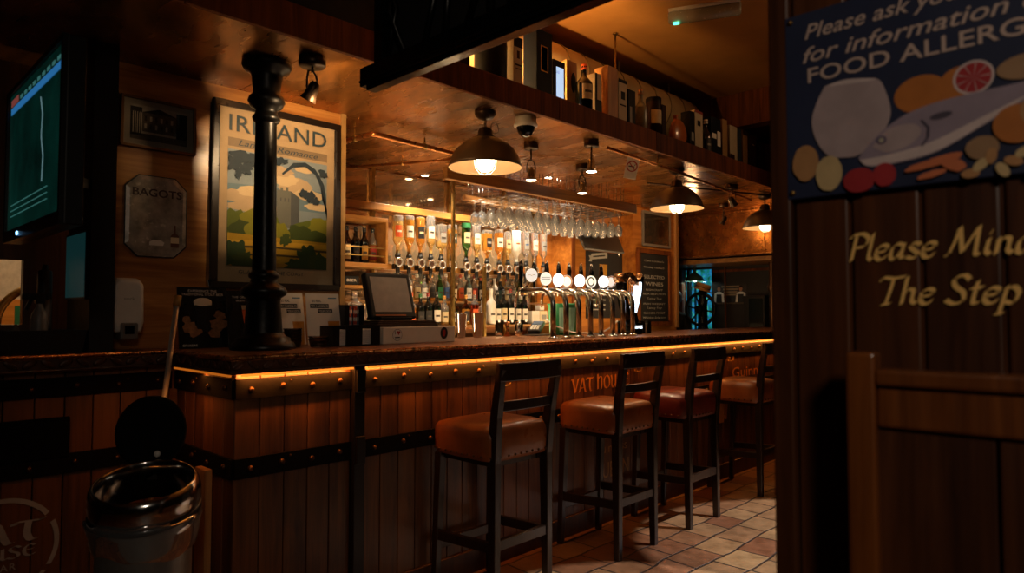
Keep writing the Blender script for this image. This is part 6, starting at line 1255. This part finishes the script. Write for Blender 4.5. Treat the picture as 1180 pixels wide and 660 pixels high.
for k in range(5): sb('back_board', (.02, -.035-.15*(k+1)+.002, .45), (.038, -.035-.15*k-.002, 1.15), W_RIGHT, .003)
sb('seat', (-.40, -.8, .42), (.04, -.036, .455), W_SETTLE); sb('post', (0, -.84, 0), (.05, -.80, 1.262), W_SETTLE); sb('front_leg', (-.40, -.08, 0), (-.36, -.04, .42), W_SETTLE); sb('front_leg', (-.40, -.8, 0), (-.36, -.76, .42), W_SETTLE)

# ------------------------------------------------------------------ black ironwork hanging overhead, with an added dark sheet behind it
t = thing('hanging_ironwork', 'black ironwork hanging overhead with a ridged bottom rail and an added dark sheet behind it', 'screen', (1.3, .4, 2.1))
m = MB(); m.box((1.3, -2.8, 2.10), (1.36, 1.99, 2.165)); m.box((1.295, -2.8, 2.112), (1.3, 1.99, 2.12)); m.box((1.31, -2.8, 2.085), (1.35, 1.965, 2.10)); m.build('bottom_rail', GLOSSBLACK, t, bevel=.003)
m = MB(); m.box((1.33, -2.8, 2.165), (1.35, 1.90, 3.45)); m.build('panel', mat('dark_ceiling_sheet', '#0a0807', .75, 0, .3, 6), t)  # added black sheet standing in for the dark ceiling behind the ironwork
m = MB(); random.seed(8)
for k in range(16):
    y_ = 1.86-k*.1; z_ = 2.165; p = [(1.322, y_, z_)]
    for q in range(6): p.append((1.322, p[-1][1]+random.uniform(-.09, .09), p[-1][2]+.16)); p[-1] = (1.322, min(1.88, p[-1][1]), p[-1][2])
    m.tube(p, [.012, .011, .01, .009, .008, .007, .006], 6)
m.build('branch_ironwork', IRON, t); m = MB(); m.box((1.3, 1.86, 2.165), (1.355, 1.905, 3.45)); m.build('end_post', GLOSSBLACK, t)

# ------------------------------------------------------------------ light
def light(kind, loc, energy, color, aim=None, name='lamp', **k):
    l = bpy.data.lights.new(name, kind); l.energy = energy; l.color = color
    for a, v in k.items(): setattr(l, a, v)
    o = bpy.data.objects.new(name, l); COL.objects.link(o); o.location = loc
    if aim is not None: o.rotation_euler = (V(*aim)-V(*loc)).to_track_quat('-Z', 'Y').to_euler()
    return o
WARM = (1, .62, .28)
scene.view_settings.exposure = 1.0
# strips along the underside of the counter overhang, the uplight on the canopy, an added ceiling fill behind the bar
light('AREA', (1.40, 2.550, 1.072), 1.1, (1, .31, .055), (1.40, 2.60, 1.03), 'counter_strip', shape='RECTANGLE', size=.48, size_y=.014)
light('AREA', (4.65, 2.550, 1.072), 12, (1, .31, .055), (4.65, 2.60, 1.03), 'counter_strip', shape='RECTANGLE', size=5.85, size_y=.014)
light('AREA', (1.118, 2.85, 1.072), .45, (1, .31, .055), (1.122, 2.85, .5), 'counter_strip', shape='RECTANGLE', size=.014, size_y=.5)  # added light for the return side, where no strip runs
light('AREA', (2.75, 2.90, 2.60), 24, (1, .56, .2), (2.75, 2.74, 3.45), 'canopy_uplight', shape='RECTANGLE', size=1.3, size_y=.06)
light('SPOT', (5.2, -.2, 3.3), 520, (.92, .95, 1), (4.15, 1.2, 0), 'ceiling_spot', spot_size=math.radians(30), spot_blend=.06, shadow_soft_size=.03)
light('SPOT', (3.2, .2, 3.3), 330, (.92, .95, 1), (2.55, 1.55, 0), 'ceiling_spot', spot_size=math.radians(22), spot_blend=.06, shadow_soft_size=.03)
light('POINT', (.7, 4.6, 2.1), 12, (1, .72, .42), None, 'back_room_lamp', shadow_soft_size=.08)
for k, x_ in enumerate((3.35, 3.85, 4.35, 4.8)): light('SPOT', (x_, 4.14, 2.44), 38, (1, .80, .56), (x_, 4.27, 1.6), 'bottle_spot', spot_size=math.radians(110), spot_blend=.7, shadow_soft_size=.025)
light('SPOT', (1.60, 2.72, 2.30), 7, (1, .58, .24), (2.0, 2.86, 2.5), 'gimbal_glow', spot_size=math.radians(140), spot_blend=.8, shadow_soft_size=.03)
light('AREA', (3.9, 3.62, 1.0), 26, (1, .66, .34), (3.9, 3.62, 3), 'ceiling_fill', shape='RECTANGLE', size=4.2, size_y=.12)  # added upward fill, unseen, to brighten the canopy ceiling
light('SPOT', (1.56, 2.66, 2.24), 17, (1, .66, .34), (1.75, 3.39, 2.25), 'wall_spot', spot_size=math.radians(125), spot_blend=1, shadow_soft_size=.03)
light('POINT', (6.3, 3.5, 2.32), 2.2, (1, .62, .3), None, 'far_fill', shadow_soft_size=.05)  # added fill without a fitting, lightening the far end
light('SPOT', (5.6, .5, 3.2), 12, (1, .58, .28), (4.4, 2.6, 2.65), 'front_fill', spot_size=math.radians(75), spot_blend=.8, shadow_soft_size=.15)  # added fill to brighten the fascia and cartons from in front
light('SPOT', (-.6, -1.2, 2.6), 30, (1, .82, .64), (1.25, .1, 1.45), 'partition_fill', spot_size=math.radians(95), spot_blend=1, shadow_soft_size=.2)  # added fill behind the camera, aimed at the partition
w = bpy.data.worlds.new('world'); scene.world = w; w.use_nodes = True; w.node_tree.nodes['Background'].inputs[0].default_value = (.02, .012, .007, 1); w.node_tree.nodes['Background'].inputs[1].default_value = .15
